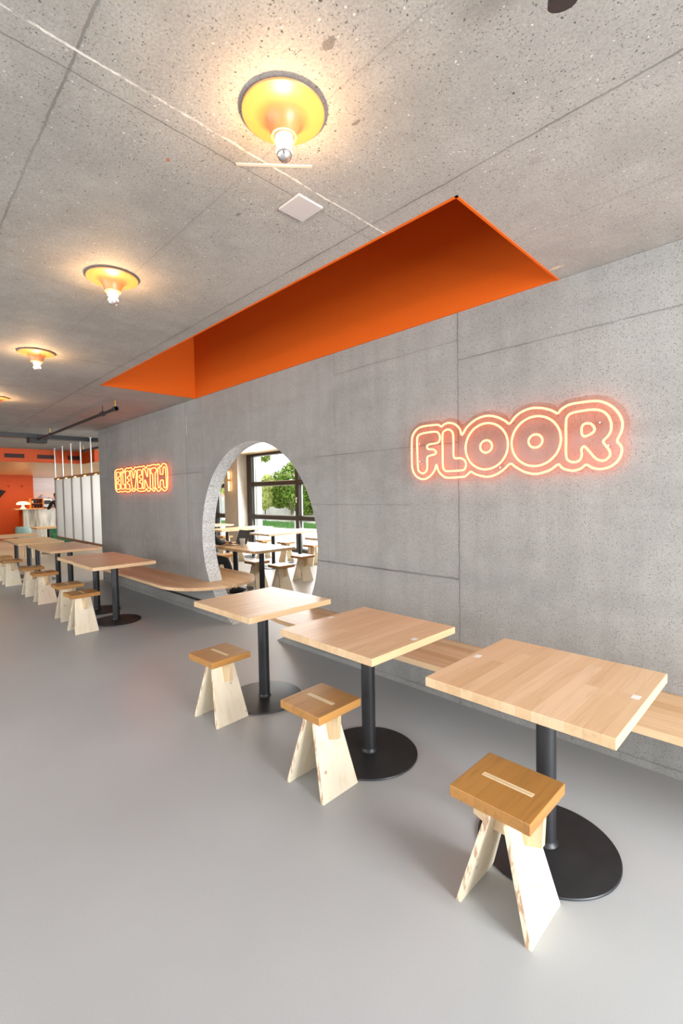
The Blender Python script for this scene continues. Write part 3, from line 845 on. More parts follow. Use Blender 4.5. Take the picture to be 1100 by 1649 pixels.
s0 = make_stool('oak and spruce A-frame stool, nearest of all, in front of the lower right table', GS)
s0.location = (-0.7758, -1.3285, 0)
s0.rotation_euler.z = -0.007
def place_stool(x, y, label, rz=0.0, group=GS):
    return dup(s0, (x, y, 0), rz, label, group)
place_stool(-1.821, -1.3182, 'A-frame stool in front of the middle of the three right-hand tables', 0.0135)
place_stool(-2.8898, -1.301, 'A-frame stool in front of the table at the round opening', 0.048)
place_stool(-5.975, -1.315, 'nearest A-frame stool of the left-hand row, before the table by the long bench', 0.03)
place_stool(-6.715, -1.275, 'second A-frame stool of the left-hand row, just behind the first', 0.0)
place_stool(-8.07, -1.24, 'third A-frame stool of the left-hand row, before the second pair of tables', 0.02)
place_stool(-8.86, -1.25, 'fourth A-frame stool of the left-hand row, half hidden by the third', 0.0)
place_stool(-10.21, -1.30, 'fifth A-frame stool of the left-hand row, before the third pair of tables', 0.03)
place_stool(-10.97, -1.32, 'farthest A-frame stool of the left-hand row, cut by the left picture edge', 0.0)

# ------------------------------------------------------------------ benches
def bench(label, pts, x_bar0, x_bar1, rail_pts):
    r = thing('wall_bench', label, 'bench', (pts[0][0], 0, 0))
    x0 = pts[0][0]
    bm = bmesh.new()
    prism(bm, [(x - x0, y) for x, y in pts], 'z', 0.418, 0.455)
    es = [e for e in bm.edges if abs(e.verts[0].co.z - e.verts[1].co.z) < 1e-6]
    bmesh.ops.bevel(bm, geom=es, offset=0.003, segments=1, affect='EDGES')
    link('seat_board', bm, M['bench'], r)
    bm = bmesh.new()
    for (ya, yb) in ((-0.058, -0.004), (WT + 0.004, WT + 0.058)):
        bx(bm, x_bar0 - x0, x_bar1 - x0, ya, yb, 0.408, 0.417)
        yy = -0.010 if ya < 0 else WT + 0.004
        bx(bm, x_bar0 - x0, x_bar1 - x0, yy, yy + 0.006, 0.36, 0.408)
    link('angle_rail', bm, M['steel_dark'], r)
    n = 0
    x = x_bar0 + 0.4
    while x < x_bar1:
        for sgn in (-1, 1):
            bm = bmesh.new()
            y0 = -0.006 if sgn < 0 else WT + 0.006
            prism(bm, [(y0, 0.407), (y0 + sgn * 0.40, 0.407), (y0 + sgn * 0.40, 0.395), (y0 + sgn * 0.02, 0.30), (y0, 0.30)], 'x', x - x0 - 0.004, x - x0 + 0.004)
            link('bracket', bm, M['steel_dark'], r)
        x += 1.3
    return r
def arc(cx, cy, rx, ry, a, b, n=14):
    return [(cx + rx * math.cos(math.radians(a + (b - a) * i / n)), cy + ry * math.sin(math.radians(a + (b - a) * i / n))) for i in range(n + 1)]
yc = WT / 2
xe = -5.378
ptsA = [(-9.25, -0.004), (-9.25, -0.535)] + [(-5.70, -0.535)] + arc(-5.62, yc, 0.64, 0.625, -88, 88, 24) + [(-5.70, 0.715), (-9.0, 0.715), (-9.0, WT + 0.004), (xe, WT + 0.004), (xe, -0.004)]
bench('long larch bench with a rounded end wrapping through the left side of the round opening', ptsA, -9.2, -5.6, None)
xe2 = 2 * CX - xe
ptsB = [(3.2, -0.004), (xe2, -0.004), (xe2, WT + 0.004), (-1.3, WT + 0.004), (-1.3, 0.70), (-3.15, 0.70)] + arc(-3.21, yc, 0.64, 0.60, 88, 272, 24)[0:] + [(-3.15, -0.51), (3.2, -0.51)]
bench('larch bench running along the wall behind the three right-hand tables', ptsB, -3.2, -1.35, None)

# thin black cable channel under the left bench
bm = bmesh.new()
bx(bm, -9.2, -5.05, -0.035, -0.0, 0.175, 0.193, 0.003)
tag(link('cable_channel', bm, M['steel_dark']), 'thin dark cable channel fixed to the wall below the long left bench', 'cable channel')

# ------------------------------------------------------------------ ceiling lamps
_t = NT('amber_glazed_dish')
M['dish'] = _t.set(color=(0.70, 0.24, 0.07), rough=0.4, coat=0.25, coat_rough=0.42)
M['bulb_glow'] = emissive('glowing_bulb', (1.0, 0.60, 0.29), 340)
M['mirror_cap'] = plain('silvered_bulb_crown', (0.9, 0.86, 0.84), 0.06, 1.0)
def make_lamp(label, group):
    t = thing('ceiling_lamp', label, 'lamp', group=group)
    bm = bmesh.new()
    prof = [(0.030, -0.003), (0.100, -0.004), (0.130, -0.006), (0.1345, -0.007), (0.136, -0.010), (0.1345, -0.0135), (0.128, -0.0145),
            (0.105, -0.0160), (0.085, -0.020), (0.068, -0.029), (0.056, -0.042), (0.047, -0.060), (0.042, -0.084), (0.030, -0.084)]
    lathe(bm, prof, 80)
    link('dish', bm, M['dish'], t, smooth=True)
    bm = bmesh.new()
    lathe(bm, [(0, 0), (0.045, 0), (0.045, -0.012), (0, -0.012)], 40)
    link('ceiling_rose', bm, M['porcelain'], t, smooth=True)
    bm = bmesh.new()
    lathe(bm, [(0, -0.070), (0.029, -0.070), (0.030, -0.078), (0.030, -0.100), (0.026, -0.106), (0, -0.106)], 40)
    link('socket', bm, M['porcelain'], t, smooth=True)
    rb = 0.0265
    zb = -0.136
    pr = [(0.018, -0.104)]
    for i in range(0, 9):
        a = math.radians(48 - i * 6)
        pr.append((rb * math.cos(a), zb + rb * math.sin(a)))
    bm = bmesh.new()
    lathe(bm, pr, 32)
    b = link('bulb', bm, M['bulb_glow'], t, smooth=True)
    pr = []
    for i in range(0, 13):
        a = math.radians(0 - i * 7.5)
        pr.append((rb * math.cos(a) if i < 12 else 0, zb + rb * math.sin(a)))
    bm = bmesh.new()
    lathe(bm, pr, 32)
    c = link('mirrored_crown', bm, M['mirror_cap'], b, smooth=True)
    c['label'] = 'silver mirrored lower half of the bulb'
    return t
GL = 'amber dish lamps on the concrete ceiling'
l0 = make_lamp('nearest and largest amber dish ceiling lamp, beside the square cover plate', GL)
l0.location = (-1.24, -1.95, ZC)
dup(l0, (-2.83, -1.95, ZC), 0, 'second amber dish ceiling lamp, left of the orange recess', GL)
dup(l0, (-4.70, -1.94, ZC), 0, 'third amber dish ceiling lamp, small, near the left picture edge', GL)
dup(l0, (-7.08, -1.88, ZC), 0, 'farthest amber dish ceiling lamp, cut by the left picture edge', GL)

bm = bmesh.new()
bx(bm, -1.664, -1.524, -1.650, -1.512, ZC - 0.010, ZC, 0.003)
tag(link('cover_plate', bm, plain('pale_grey_plate', (0.46, 0.43, 0.42), 0.5)), 'square pale blank cover plate on the ceiling beside the nearest lamp', 'cover plate')
bm = bmesh.new()
bx(bm, -0.145, 0.145, -0.007, 0.007, -0.004, 0.0, 0.001)
o = link('ceiling_strip', bm, plain('pale_mortar_strip', (0.5, 0.45, 0.38), 0.7), loc=(-1.463, -1.822, ZC))
o.rotation_euler.z = math.atan2(-1.71 + 1.93, -1.37 + 1.56)
tag(o, 'short narrow pale strip on the ceiling right below the nearest dish lamp', 'ceiling strip')

# black spotlight at the top edge
sp = thing('spotlight', 'black ceiling spotlight cut by the top picture edge at the right', 'spotlight', (-0.415, -1.775, ZC))
bm = bmesh.new(); lathe(bm, [(0, 0), (0.05, 0), (0.05, -0.02), (0, -0.02)], 32)
link('base', bm, M['black'], sp, smooth=True)
bm = bmesh.new(); cyl(bm, (0, 0, -0.02), (0, 0, -0.05), 0.01)
link('stem', bm, M['black'], sp, smooth=True)
bm = bmesh.new()
d = Vector((-0.15, 0.25, -0.95)).normalized()
c0 = Vector((0, 0, -0.035))
cyl(bm, c0, c0 + d * 0.075, 0.030, 32)
link('lamp_head', bm, M['black'], sp, smooth=True)
bm = bmesh.new()
cyl(bm, c0 + d * 0.072, c0 + d * 0.084, 0.033, 32)
link('front_ring', bm, M['steel_dark'], sp, smooth=True)

# ------------------------------------------------------------------ neon signs
M['steel'] = plain('brushed_steel', (0.62, 0.61, 0.60), 0.35, 0.9)
M['neon'] = emissive('orange_neon_tube', (1.0, 0.205, 0.065), 7.0)
M['neon2'] = emissive('amber_neon_tube', (1.0, 0.155, 0.036), 7.5)
t = NT('clear_acrylic')
tr = t.n('ShaderNodeBsdfTransparent'); tr.inputs[0].default_value = (0.93, 0.88, 0.86, 1)
gl = t.n('ShaderNodeBsdfGlossy'); gl.inputs['Roughness'].default_value = 0.08
mx = t.n('ShaderNodeMixShader'); mx.inputs[0].default_value = 0.015
t.l(tr.outputs[0], mx.inputs[1]); t.l(gl.outputs[0], mx.inputs[2]); t.l(mx.outputs[0], t.out.inputs[0])
M['acrylic'] = t.m
def neon_sign(label, data, mat, r, sharp=('outline',)):
    xs_ = [p[0] for p in data['plate']]; zs_ = [p[1] for p in data['plate']]
    cx_, cz_ = (min(xs_) + max(xs_)) / 2, (min(zs_) + max(zs_)) / 2
    root = thing('neon_sign', label, 'neon sign', (cx_, 0, cz_))
    bm = bmesh.new()
    pl = catmull([(x - cx_, z - cz_) for x, z in data['plate']], 3)
    A = [bm.verts.new((p[0], -0.030, p[1])) for p in pl]
    B = [bm.verts.new((p[0], -0.025, p[1])) for p in pl]
    from mathutils.geometry import tessellate_polygon
    tri = tessellate_polygon([[Vector((p[0], p[1], 0)) for p in pl]])
    for a, b, c_ in tri:
        bm.faces.new((A[a], A[b], A[c_]))
        bm.faces.new((B[c_], B[b], B[a]))
    for i in range(len(pl)):
        j = (i + 1) % len(pl)
        bm.faces.new((A[i], A[j], B[j], B[i]))
    link('backing_plate', bm, M['acrylic'], root)
    parent = {}
    for k, pts in data.items():
        if k == 'plate':
            continue
        bm = bmesh.new()
        pp = catmull([(x - cx_, z - cz_) for x, z in pts], 4)
        tube(bm, [(p[0], -0.036, p[1]) for p in pp], r, 8, closed=True)
        nm = 'outline_tube' if k == 'outline' else ('letter_centre_tube' if 'centre' in k else 'letter_tube')
        o = link(nm, bm, mat, root, smooth=True)
    w_, h_ = (max(xs_) - min(xs_)) / 2, (max(zs_) - min(zs_)) / 2
    for (fx, fz) in ((-0.86, -0.30), (-0.86, 0.25), (0.0, -0.62), (0.10, 0.55), (0.86, -0.25), (0.80, 0.3)):
        bm = bmesh.new()
        cyl(bm, (fx * w_, -0.001, fz * h_), (fx * w_, -0.034, fz * h_), 0.005, 12)
        link('standoff', bm, M['steel'], root)
    return root
neon_sign('orange neon sign of bubble letters reading FLOOR on the concrete wall', FLOOR_SIGN, M['neon'], 0.0062)
neon_sign('amber neon sign of tall bubble letters reading ELEVENTH left of the round opening', ELEVENTH_SIGN, M['neon2'], 0.0060)

# ------------------------------------------------------------------ ceiling services
bm = bmesh.new()
bx(bm, -10.75, -10.55, -6.5, 0.75, 2.730, 2.745); bx(bm, -10.66, -10.64, -6.5, 0.75, 2.745, 2.795); bx(bm, -10.75, -10.55, -6.5, 0.75, 2.795, ZC)
bx(bm, -10.57, -10.55, -6.5, 0.75, 2.745, 2.795)
tag(link('ceiling_beam', bm, M['steel_dark']), 'dark steel beam crossing under the concrete ceiling before the screen', 'beam')
bm = bmesh.new()
bx(bm, -10.92, -10.52, -0.92, -0.52, 2.60, 2.73, 0.01)
o = thing('ceiling_speaker', 'black box speaker hanging under the dark ceiling beam', 'speaker', (-10.66, -0.72, 2.64))
bm = box(-0.13, 0.13, -0.15, 0.15, 0.0, 0.09, 0.01)
link('speaker_box', bm, M['black'], o)
bm = bmesh.new()
for k in range(9):
    bx(bm, 0.13, 0.134, -0.13, 0.13, 0.012 + k * 0.008, 0.016 + k * 0.008)
link('speaker_grille', bm, M['steel_dark'], o)

M['brass'] = plain('brass', (0.75, 0.45, 0.12), 0.3, 1.0)
def pipe(label, x0, x1, y, z, r=0.022, hang=()):
    t = thing('ceiling_pipe', label, 'pipe', (x0, y, z))
    bm = bmesh.new()
    cyl(bm, (0, 0, 0), (x1 - x0, 0, 0), r, 16)
    link('tube', bm, M['steel_dark'], t, smooth=True)
    for hx, br in hang:
        bm = bmesh.new()
        cyl(bm, (hx - x0, 0, 0), (hx - x0, 0, ZC - z), 0.010 if br else 0.005, 10)
        link('hanger', bm, M['brass'] if br else M['steel_dark'], t, smooth=True)
        bm = bmesh.new()
        cyl(bm, (hx - x0 - 0.03, 0, 0), (hx - x0 + 0.03, 0, 0), r + 0.012, 16)
        link('elbow', bm, M['steel_dark'], t, smooth=True)
    return t
pipe('dark pipe hung below the ceiling from the steel beam towards the recess', -10.5, -6.33, -0.73, 2.70, hang=((-6.36, True), (-6.85, False), (-9.62, True)))
pipe('short dark pipe under the ceiling behind the steel beam, beside the wall end', -12.3, -9.6, 0.55, 2.68, hang=((-12.25, True), (-9.8, False)))

# ------------------------------------------------------------------ translucent screen
_t = NT('ribbed_translucent_sheet')
_v = _t.coord()
_s = _t.n('ShaderNodeSeparateXYZ'); _t.l(_v, _s.inputs[0])
rib = _t.math('SINE', _t.math('MULTIPLY', _s.outputs[0], 260.0))
nb = _t.bump(rib, 0.25, 0.003)
tl = _t.n('ShaderNodeBsdfTranslucent'); tl.inputs[0].default_value = (0.80, 0.80, 0.78, 1)
rf = _t.n('ShaderNodeBsdfRefraction'); rf.inputs[0].default_value = (0.95, 0.95, 0.94, 1); rf.inputs['Roughness'].default_value = 0.28; rf.inputs['IOR'].default_value = 1.25
df = _t.n('ShaderNodeBsdfDiffuse'); df.inputs[0].default_value = (0.80, 0.79, 0.77, 1)
_t.l(nb, tl.inputs['Normal']); _t.l(nb, rf.inputs['Normal']); _t.l(nb, df.inputs['Normal'])
m1 = _t.n('ShaderNodeMixShader'); m1.inputs[0].default_value = 0.65
_t.l(tl.outputs[0], m1.inputs[1]); _t.l(rf.outputs[0], m1.inputs[2])
m2 = _t.n('ShaderNodeMixShader'); m2.inputs[0].default_value = 0.18
_t.l(m1.outputs[0], m2.inputs[1]); _t.l(df.outputs[0], m2.inputs[2]); _t.l(m2.outputs[0], _t.out.inputs[0])
M['sheet'] = _t.m
M['rail_wood'] = plain('brown_timber_rail', (0.32, 0.15, 0.06), 0.4, noise=0.2)
M['stile'] = plain('grey_brown_stile', (0.36, 0.32, 0.29), 0.5)
SX0, SP = -13.35, 0.70
scr = thing('hanging_screen', 'translucent ribbed screen in a timber frame hanging by thin rods from the ceiling', 'screen', (SX0, 0.205, 0.57))
for k in range(6):
    w_ = SP
    link('sheet', box(k * SP + 0.022, k * SP + w_ - 0.022, 0.0, 0.006, 0.045, 1.45), M['sheet'], scr)
    link('stile', box(k * SP - 0.032, k * SP + 0.032, -0.018, 0.022, 0.045, 1.45, 0.003), M['stile'], scr)
    bm = bmesh.new(); cyl(bm, (k * SP, 0, 1.5), (k * SP, 0, ZC - 0.57), 0.014, 12)
    lathe(bm, [(0, ZC - 0.57), (0.035, ZC - 0.57), (0.035, ZC - 0.578), (0, ZC - 0.578)], 16, cx=k * SP)
    link('hanging_rod', bm, M['steel'], scr, smooth=True)
link('top_rail', box(-0.03, 6 * SP, -0.025, 0.03, 1.45, 1.505, 0.003), M['rail_wood'], scr)
link('bottom_rail', box(-0.03, 6 * SP, -0.025, 0.03, 0.0, 0.045, 0.003), M['rail_wood'], scr)
M['led'] = emissive('warm_downlight', (1.0, 0.55, 0.2), 4)  # emission stands in for warm reflections on the top rail
for k in range(5):
    bm = bmesh.new(); bx(bm, k * SP + 0.30, k * SP + 0.42, -0.036, -0.0255, 1.452, 1.468, 0.003)
    o = link('rail_light', bm, M['led'], scr)
    o['label'] = 'small warm light under the top rail'

# ------------------------------------------------------------------ bar zone
for k, (ya, yb) in enumerate(((-0.755, -0.345), (-0.07, 0.335), (0.62, 0.945))):
    nm = ('left', 'middle', 'right')[k]
    v = thing('vent_grille', '%s of the three dark slatted vents in the orange bulkhead' % {'left': 'leftmost', 'middle': 'middle one', 'right': 'rightmost, behind the screen rods,'}[nm], 'vent', (-13.83, (ya + yb) / 2, 2.63), group='vents in the orange bulkhead')
    h = (yb - ya) / 2
    link('backing', box(0.0, 0.004, -h, h, -0.05, 0.05), plain('dark_red_vent', (0.04, 0.006, 0.003), 0.6) if k == 0 else bpy.data.materials['dark_red_vent'], v)
    bm = bmesh.new()
    for q in range(5):
        bx(bm, 0.004, 0.012, -h, h, -0.045 + q * 0.02, -0.038 + q * 0.02)
    link('slats', bm, bpy.data.materials['dark_red_vent'], v)

# bar counter
def metal_sheet():
    t = NT('streaked_zinc')
    n = t.noise(t.coord(scale=(2, 2.2, 0.35)), 3.0, 5, 0.6, 0.8)
    f = t.noise(t.coord(scale=(1, 14, 0.6)), 4.0, 4)
    c = t.ramp(n, [(0.3, (0.16, 0.16, 0.16)), (0.5, (0.50, 0.49, 0.47)), (0.7, (0.78, 0.76, 0.72))])
    c = t.mix(t.math('MULTIPLY', t.step(f, 0.4, 0.6), 0.3), c, (0.65, 0.60, 0.52))
    return t.set(color=c, rough=0.35, metal=0.35)
M['zinc'] = metal_sheet()
bc = thing('bar_counter', 'bar counter with a streaked metal front and thin wooden top before the orange wall', 'bar counter', (-20.4, 1.9, 0))
link('counter_front', box(-0.15, 0.0, -1.12, 1.6, 0, 1.17), M['zinc'], bc)
link('counter_body', box(-0.75, -0.15, -1.12, 1.6, 0, 1.16), M['orange_paint'], bc)  # orange reflected onto the counter side is put into its colour
link('countertop', box(-0.82, 0.06, -1.36, 1.65, 1.17, 1.205, 0.004), M['bench'], bc)

# mushroom lamp on the counter
ml = thing('table_lamp', 'glowing mushroom-shaped table lamp standing on the end of the bar counter', 'lamp', (-20.6, 0.82, 1.205))
M['lamp_shell'] = emissive('glowing_lamp_shell', (1.0, 0.50, 0.20), 3.2)
bm = bmesh.new(); lathe(bm, [(0, 0), (0.10, 0), (0.085, 0.02), (0.05, 0.05), (0.038, 0.09), (0.038, 0.15), (0.0, 0.15)], 32)
link('lamp_foot', bm, M['lamp_shell'], ml, smooth=True)
bm = bmesh.new(); lathe(bm, [(0.038, 0.155), (0.19, 0.15), (0.205, 0.165), (0.20, 0.20), (0.16, 0.245), (0.09, 0.265), (0, 0.27)], 40)
link('lamp_shade', bm, M['lamp_shell'], ml, smooth=True)

# open display box with cups
db = thing('display_case', 'small orange-framed display case with dark goods, on the bar counter beside the lamp', 'display case', (-20.55, 1.232, 1.205))
bm = bmesh.new()
for (ya, yb, za, zb) in ((-0.2, 0.2, 0, 0.02), (-0.2, 0.2, 0.36, 0.38), (-0.2, -0.18, 0.02, 0.36), (0.18, 0.2, 0.02, 0.36), (-0.18, 0.18, 0.18, 0.19)):
    bx(bm, -0.15, 0.15, ya, yb, za, zb)
link('case_frame', bm, plain('orange_case', (0.75, 0.22, 0.05), 0.4), db)
link('case_back', box(-0.15, -0.14, -0.18, 0.18, 0.02, 0.36), plain('case_back', (0.35, 0.12, 0.06), 0.5), db)
cup = bmesh.new(); lathe(cup, [(0, 0), (0.028, 0), (0.036, 0.10), (0, 0.10)], 16)
cup0 = link('paper_cup', cup, M['white'], loc=(-20.50, 1.10, 1.396), smooth=True)
cols = [M['white'], M['black'], M['steel_dark'], plain('rust_cup', (0.4, 0.1, 0.05), 0.5)]
tag(cup0, 'white paper cup at the left of the display case upper shelf', 'cup', 'cups in the display case')
for k, (yy, zz, mi, nm) in enumerate(((1.19, 1.396, 2, 'dark grey cup next to the white one on the upper shelf of the display case'), (1.28, 1.396, 1, 'black cup at the right of the upper shelf of the display case'), (1.12, 1.226, 3, 'rust red cup at the left of the lower shelf of the display case'), (1.22, 1.226, 1, 'black cup in the middle of the lower shelf of the display case'), (1.31, 1.226, 2, 'dark grey cup at the right of the lower shelf of the display case'))):
    c = cup0.copy(); c.data = cup0.data.copy(); c.data.materials[0] = cols[mi]
    c.location = (-20.50, yy, zz); c['label'] = nm
    COL.objects.link(c)

# coffee machine
cm = thing('coffee_machine', 'chrome and black coffee machine on the bar counter right of the display case', 'coffee machine', (-20.6, 1.58, 1.205))
link('machine_body', box(-0.2, 0.16, -0.14, 0.14, 0.04, 0.36, 0.02), M['steel'], cm)
link('machine_front', box(0.16, 0.175, -0.11, 0.11, 0.15, 0.30, 0.01), M['black'], cm)
bm = bmesh.new(); bx(bm, 0.1, 0.26, -0.12, 0.12, 0.0, 0.035); link('drip_tray', bm, M['steel_dark'], cm)
bm = bmesh.new(); cyl(bm, (0.17, -0.05, 0.12), (0.30, -0.05, 0.11), 0.012); cyl(bm, (0.17, 0.05, 0.12), (0.30, 0.05, 0.11), 0.012); link('filter_handle', bm, M['black'], cm, smooth=True)

# mountain picture on the far wall
def mural():
    t = NT('mountain_sky_picture')
    v = t.coord()
    s = t.n('ShaderNodeSeparateXYZ'); t.l(v, s.inputs[0])
    nz = t.noise(t.coord(scale=(0, 1, 0)), 2.2, 6, 0.6)
    cl = t.noise(t.coord(scale=(1, 0.6, 3)), 1.6, 5, 0.6)
    sky = t.ramp(t.math('DIVIDE', t.math('SUBTRACT', s.outputs[2], 1.2), 1.3), [(0.0, (0.85, 0.50, 0.33)), (0.35, (0.86, 0.66, 0.55)), (0.65, (0.68, 0.70, 0.76)), (1, (0.80, 0.78, 0.78))])
    sky = t.mix(t.math('MULTIPLY', t.step(cl, 0.45, 0.65), 0.5), sky, (0.85, 0.82, 0.80))
    ridge = t.math('ADD', 1.30, t.math('MULTIPLY', nz, 0.75))
    mt = t.math('LESS_THAN', s.outputs[2], ridge)
    rock = t.ramp(t.noise(t.coord(scale=(1, 1.6, 2.2)), 3.4, 6, 0.65), [(0.4, (0.20, 0.14, 0.16)), (0.5, (0.62, 0.60, 0.68)), (0.7, (0.85, 0.83, 0.87))])
    return t.set(color=t.mix(mt, sky, rock), rough=0.5)
tag(link('wall_picture', box(-23.99, -23.97, 1.45, 4.9, 0.9, ZL - 0.02), mural()), 'large picture of snowy mountains under a pale sky on the far wall behind the bar', 'picture')

# wall lamp and two hooks on the orange wall
wl = thing('wall_lamp', 'black cone-shaped wall lamp on the orange wall at the left picture edge', 'lamp', (-21.9, 0.30, 1.80))
bm = bmesh.new(); cyl(bm, (0, 0, 0), (0.12, 0, 0), 0.015); link('arm', bm, M['black'], wl, smooth=True)
bm = bmesh.new(); cyl(bm, (0.14, -0.02, -0.16), (0.14, 0.06, 0.12), 0.03, 24, 0.15); link('lamp_shade', bm, M['black'], wl, smooth=True)
for k, yy in enumerate((0.62, 1.065)):
    bm = bmesh.new(); lathe(bm, [(0, 0), (0.03, 0), (0.034, 0.02), (0.02, 0.05), (0, 0.055)], 20)
    o = link('wall_hook', bm, M['orange_paint'], loc=(-21.9, yy, 2.07), smooth=True)
    o.rotation_euler.y = PI / 2
    tag(o, '%s of the two small orange knobs on the orange wall' % ('left', 'right')[k], 'hook', 'knobs on the orange wall')

# green seating
M['green'] = plain('dark_green_fabric', (0.012, 0.16, 0.075), 0.7, noise=0.15)
M['pale_green'] = plain('pale_green_shell', (0.42, 0.60, 0.53), 0.35)
gt = dup(t0, (-15.35, 0.46, 0), 0.0, 'beech table beside the green chair, left of the screen before the bar', 'tables before the bar')
gt['group'] = 'tables before the bar'
gb = thing('green_bench', 'dark green upholstered bench behind the table before the bar', 'bench', (-16.6, 0.9, 0))
link('seat_cushion', box(-0.25, 0.25, -0.15, 0.9, 0.20, 0.46, 0.03, 3), M['green'], gb)
link('backrest', box(-0.33, -0.25, -0.15, 0.9, 0.10, 0.68, 0.02, 3), M['green'], gb)
link('plinth', box(-0.22, 0.22, -0.1, 0.85, 0.0, 0.20), M['black'], gb)
gc = thing('shell_chair', 'pale green shell chair at the near side of the table before the bar', 'chair', (-14.6, -0.20, 0), math.radians(50))
bm = bmesh.new()
n_u, n_v = 12, 16
grid = []
prof = [(-0.21, 0.44), (-0.18, 0.452), (-0.08, 0.440), (0.04, 0.436), (0.14, 0.445), (0.20, 0.49), (0.225, 0.56), (0.245, 0.66), (0.265, 0.77), (0.28, 0.845)]
pc = catmull(prof, 3, closed=False)
for i, p in enumerate(pc):
    row = []
    f = i / (len(pc) - 1)
    for k in range(n_u + 1):
        u = -1 + 2 * k / n_u
        w = 0.225 * (1 - 0.12 * f)
        if f > 0.85: w *= math.sqrt(max(0.05, 1 - ((f - 0.85) / 0.17) ** 2 * 0.5))
        row.append(bm.verts.new((u * w, -p[0] + 0.06 * abs(u) ** 2.5 * (1 if f > 0.5 else 0), p[1] + 0.03 * abs(u) ** 3 * (1 if f < 0.6 else 0))))
    grid.append(row)
for i in range(len(grid) - 1):
    for k in range(n_u):
        bm.faces.new((grid[i][k], grid[i][k + 1], grid[i + 1][k + 1], grid[i + 1][k]))
o = link('shell', bm, M['pale_green'], gc, smooth=True)
sm = o.modifiers.new('thick', 'SOLIDIFY'); sm.thickness = 0.008
for (sx, sy) in ((-1, -1), (1, -1), (1, 1), (-1, 1)):
    bm = bmesh.new(); cyl(bm, (sx * 0.12, sy * 0.10, 0.43), (sx * 0.22, sy * 0.21, 0.0), 0.009, 12)
    link('leg', bm, M['steel'], gc, smooth=True)

# ================================================================== SIDE ROOM
GT2 = 'beech tables in the side room'
place_table(-5.89, 1.165, 'right-hand table of the pair seen through the round opening, with the paper cup', 0.0, GT2)
place_table(-6.63, 1.165, 'left-hand table of the pair behind the round opening, with the laptop on it', 0.0, GT2)
names = {-6.23: 'at the right edge of the round opening', -8.08: 'in the middle of the round opening, before the big window', -9.93: 'in front of the side room pillar', -11.78: 'farthest left behind the round opening'}
for cx_ in (-6.23, -8.08, -9.93, -11.78):
    for cy_, nm in ((3.0, 'nearer'), (3.74, 'farther')):
        place_table(cx_, cy_, '%s side room table %s' % (nm, names[cx_]), 0.0, GT2)
GS2 = 'A-frame stools in the side room'
place_stool(-5.84, 1.50, 'stool tucked under the far side of the table with the paper cup', 0.0, GS2)
place_stool(-6.51, 1.50, 'stool under the far side of the laptop table, just left of another stool', 0.0, GS2)
place_stool(-7.62, 3.72, 'stool at the right side of the middle side room table, by the opening edge', PI / 2 + 0.1, GS2)
place_stool(-8.58, 3.74, 'stool at the left side of the middle side room table, before the mullion', PI / 2, GS2)
place_stool(-9.45, 3.72, 'far stool at the right side of the table before the pillar', PI / 2, GS2)
place_stool(-9.47, 2.98, 'near stool at the right side of the table before the pillar', PI / 2, GS2)
place_stool(-11.28, 3.74, 'stool at the right side of the farthest left side room table', PI / 2, GS2)
place_stool(-7.72, 1.62, 'stool at the left edge inside the round opening, beside the seated person', 0.0, GS2)
place_stool(-6.42, 2.42, 'stool just showing at the lower right edge of the round opening', 0.0, GS2)

# laptop
lp = thing('laptop', 'open dark laptop on the side room table in front of the seated person', 'laptop', (-6.56, 1.12, 0.75))
M['lap'] = plain('dark_laptop', (0.045, 0.045, 0.05), 0.35, 0.2)
link('keyboard_base', box(-0.16, 0.16, -0.11, 0.11, 0.001, 0.016, 0.004), M['steel'], lp)
bm = bmesh.new()
bx(bm, -0.16, 0.16, 0.0, 0.008, 0.0, 0.225, 0.003, 2, Matrix.Rotation(math.radians(-20), 3, 'X'), (0, 0, 0))
o = link('screen_lid', bm, M['lap'], lp, loc=(0, 0.11, 0.016))
bm = bmesh.new()
bx(bm, -0.148, 0.148, -0.0008, 0.0, 0.012, 0.215, 0, 2, Matrix.Rotation(math.radians(-20), 3, 'X'), (0, 0, 0))
link('display', bm, plain('dark_display', (0.02, 0.02, 0.022), 0.15), lp, loc=(0, 0.11, 0.016))
bm = bmesh.new()
for r_ in range(5):
    for k in range(13):
        bx(bm, -0.145 + k * 0.0225, -0.127 + k * 0.0225, -0.01 + r_ * 0.019, 0.005 + r_ * 0.019, 0.016, 0.018)
o = link('keys', bm, M['lap'], lp)

# translucent cup
t = NT('frosted_cup_plastic')
M['cup'] = t.set(color=(0.9, 0.92, 0.93), rough=0.3, trans=0.35, ior=1.3)
bm = bmesh.new(); lathe(bm, [(0, 0), (0.028, 0), (0.030, 0.003), (0.043, 0.125), (0.0445, 0.127), (0.042, 0.127), (0.028, 0.006), (0, 0.006)], 32)
tag(link('plastic_cup', bm, M['cup'], loc=(-6.235, 1.05, 0.7502), smooth=True), 'frosted white plastic cup on the side room table beside the laptop', 'cup')

# wall light on the pillar
pl = thing('tube_wall_light', 'warm glowing tube light hanging on the side room pillar', 'lamp', (-12.36, 4.55, 2.0))
M['tube_glow'] = emissive('warm_tube', (1.0, 0.48, 0.15), 6.0)
bm = bmesh.new(); cyl(bm, (0, 0, -0.30), (0, 0, -0.02), 0.022, 16); link('lower_tube', bm, M['tube_glow'], pl, smooth=True)
bm = bmesh.new(); cyl(bm, (0, 0, 0.06), (0, 0, 0.28), 0.022, 16); link('upper_tube', bm, M['tube_glow'], pl, smooth=True)
bm = bmesh.new(); cyl(bm, (0, 0, -0.02), (0, 0, 0.06), 0.026, 16); cyl(bm, (0, 0, 0.28), (0, 0, 0.77), 0.004, 8); cyl(bm, (0, 0.07, 0.02), (0, 0.0, 0.02), 0.012, 10)
link('holder', bm, M['brass'], pl, smooth=True)

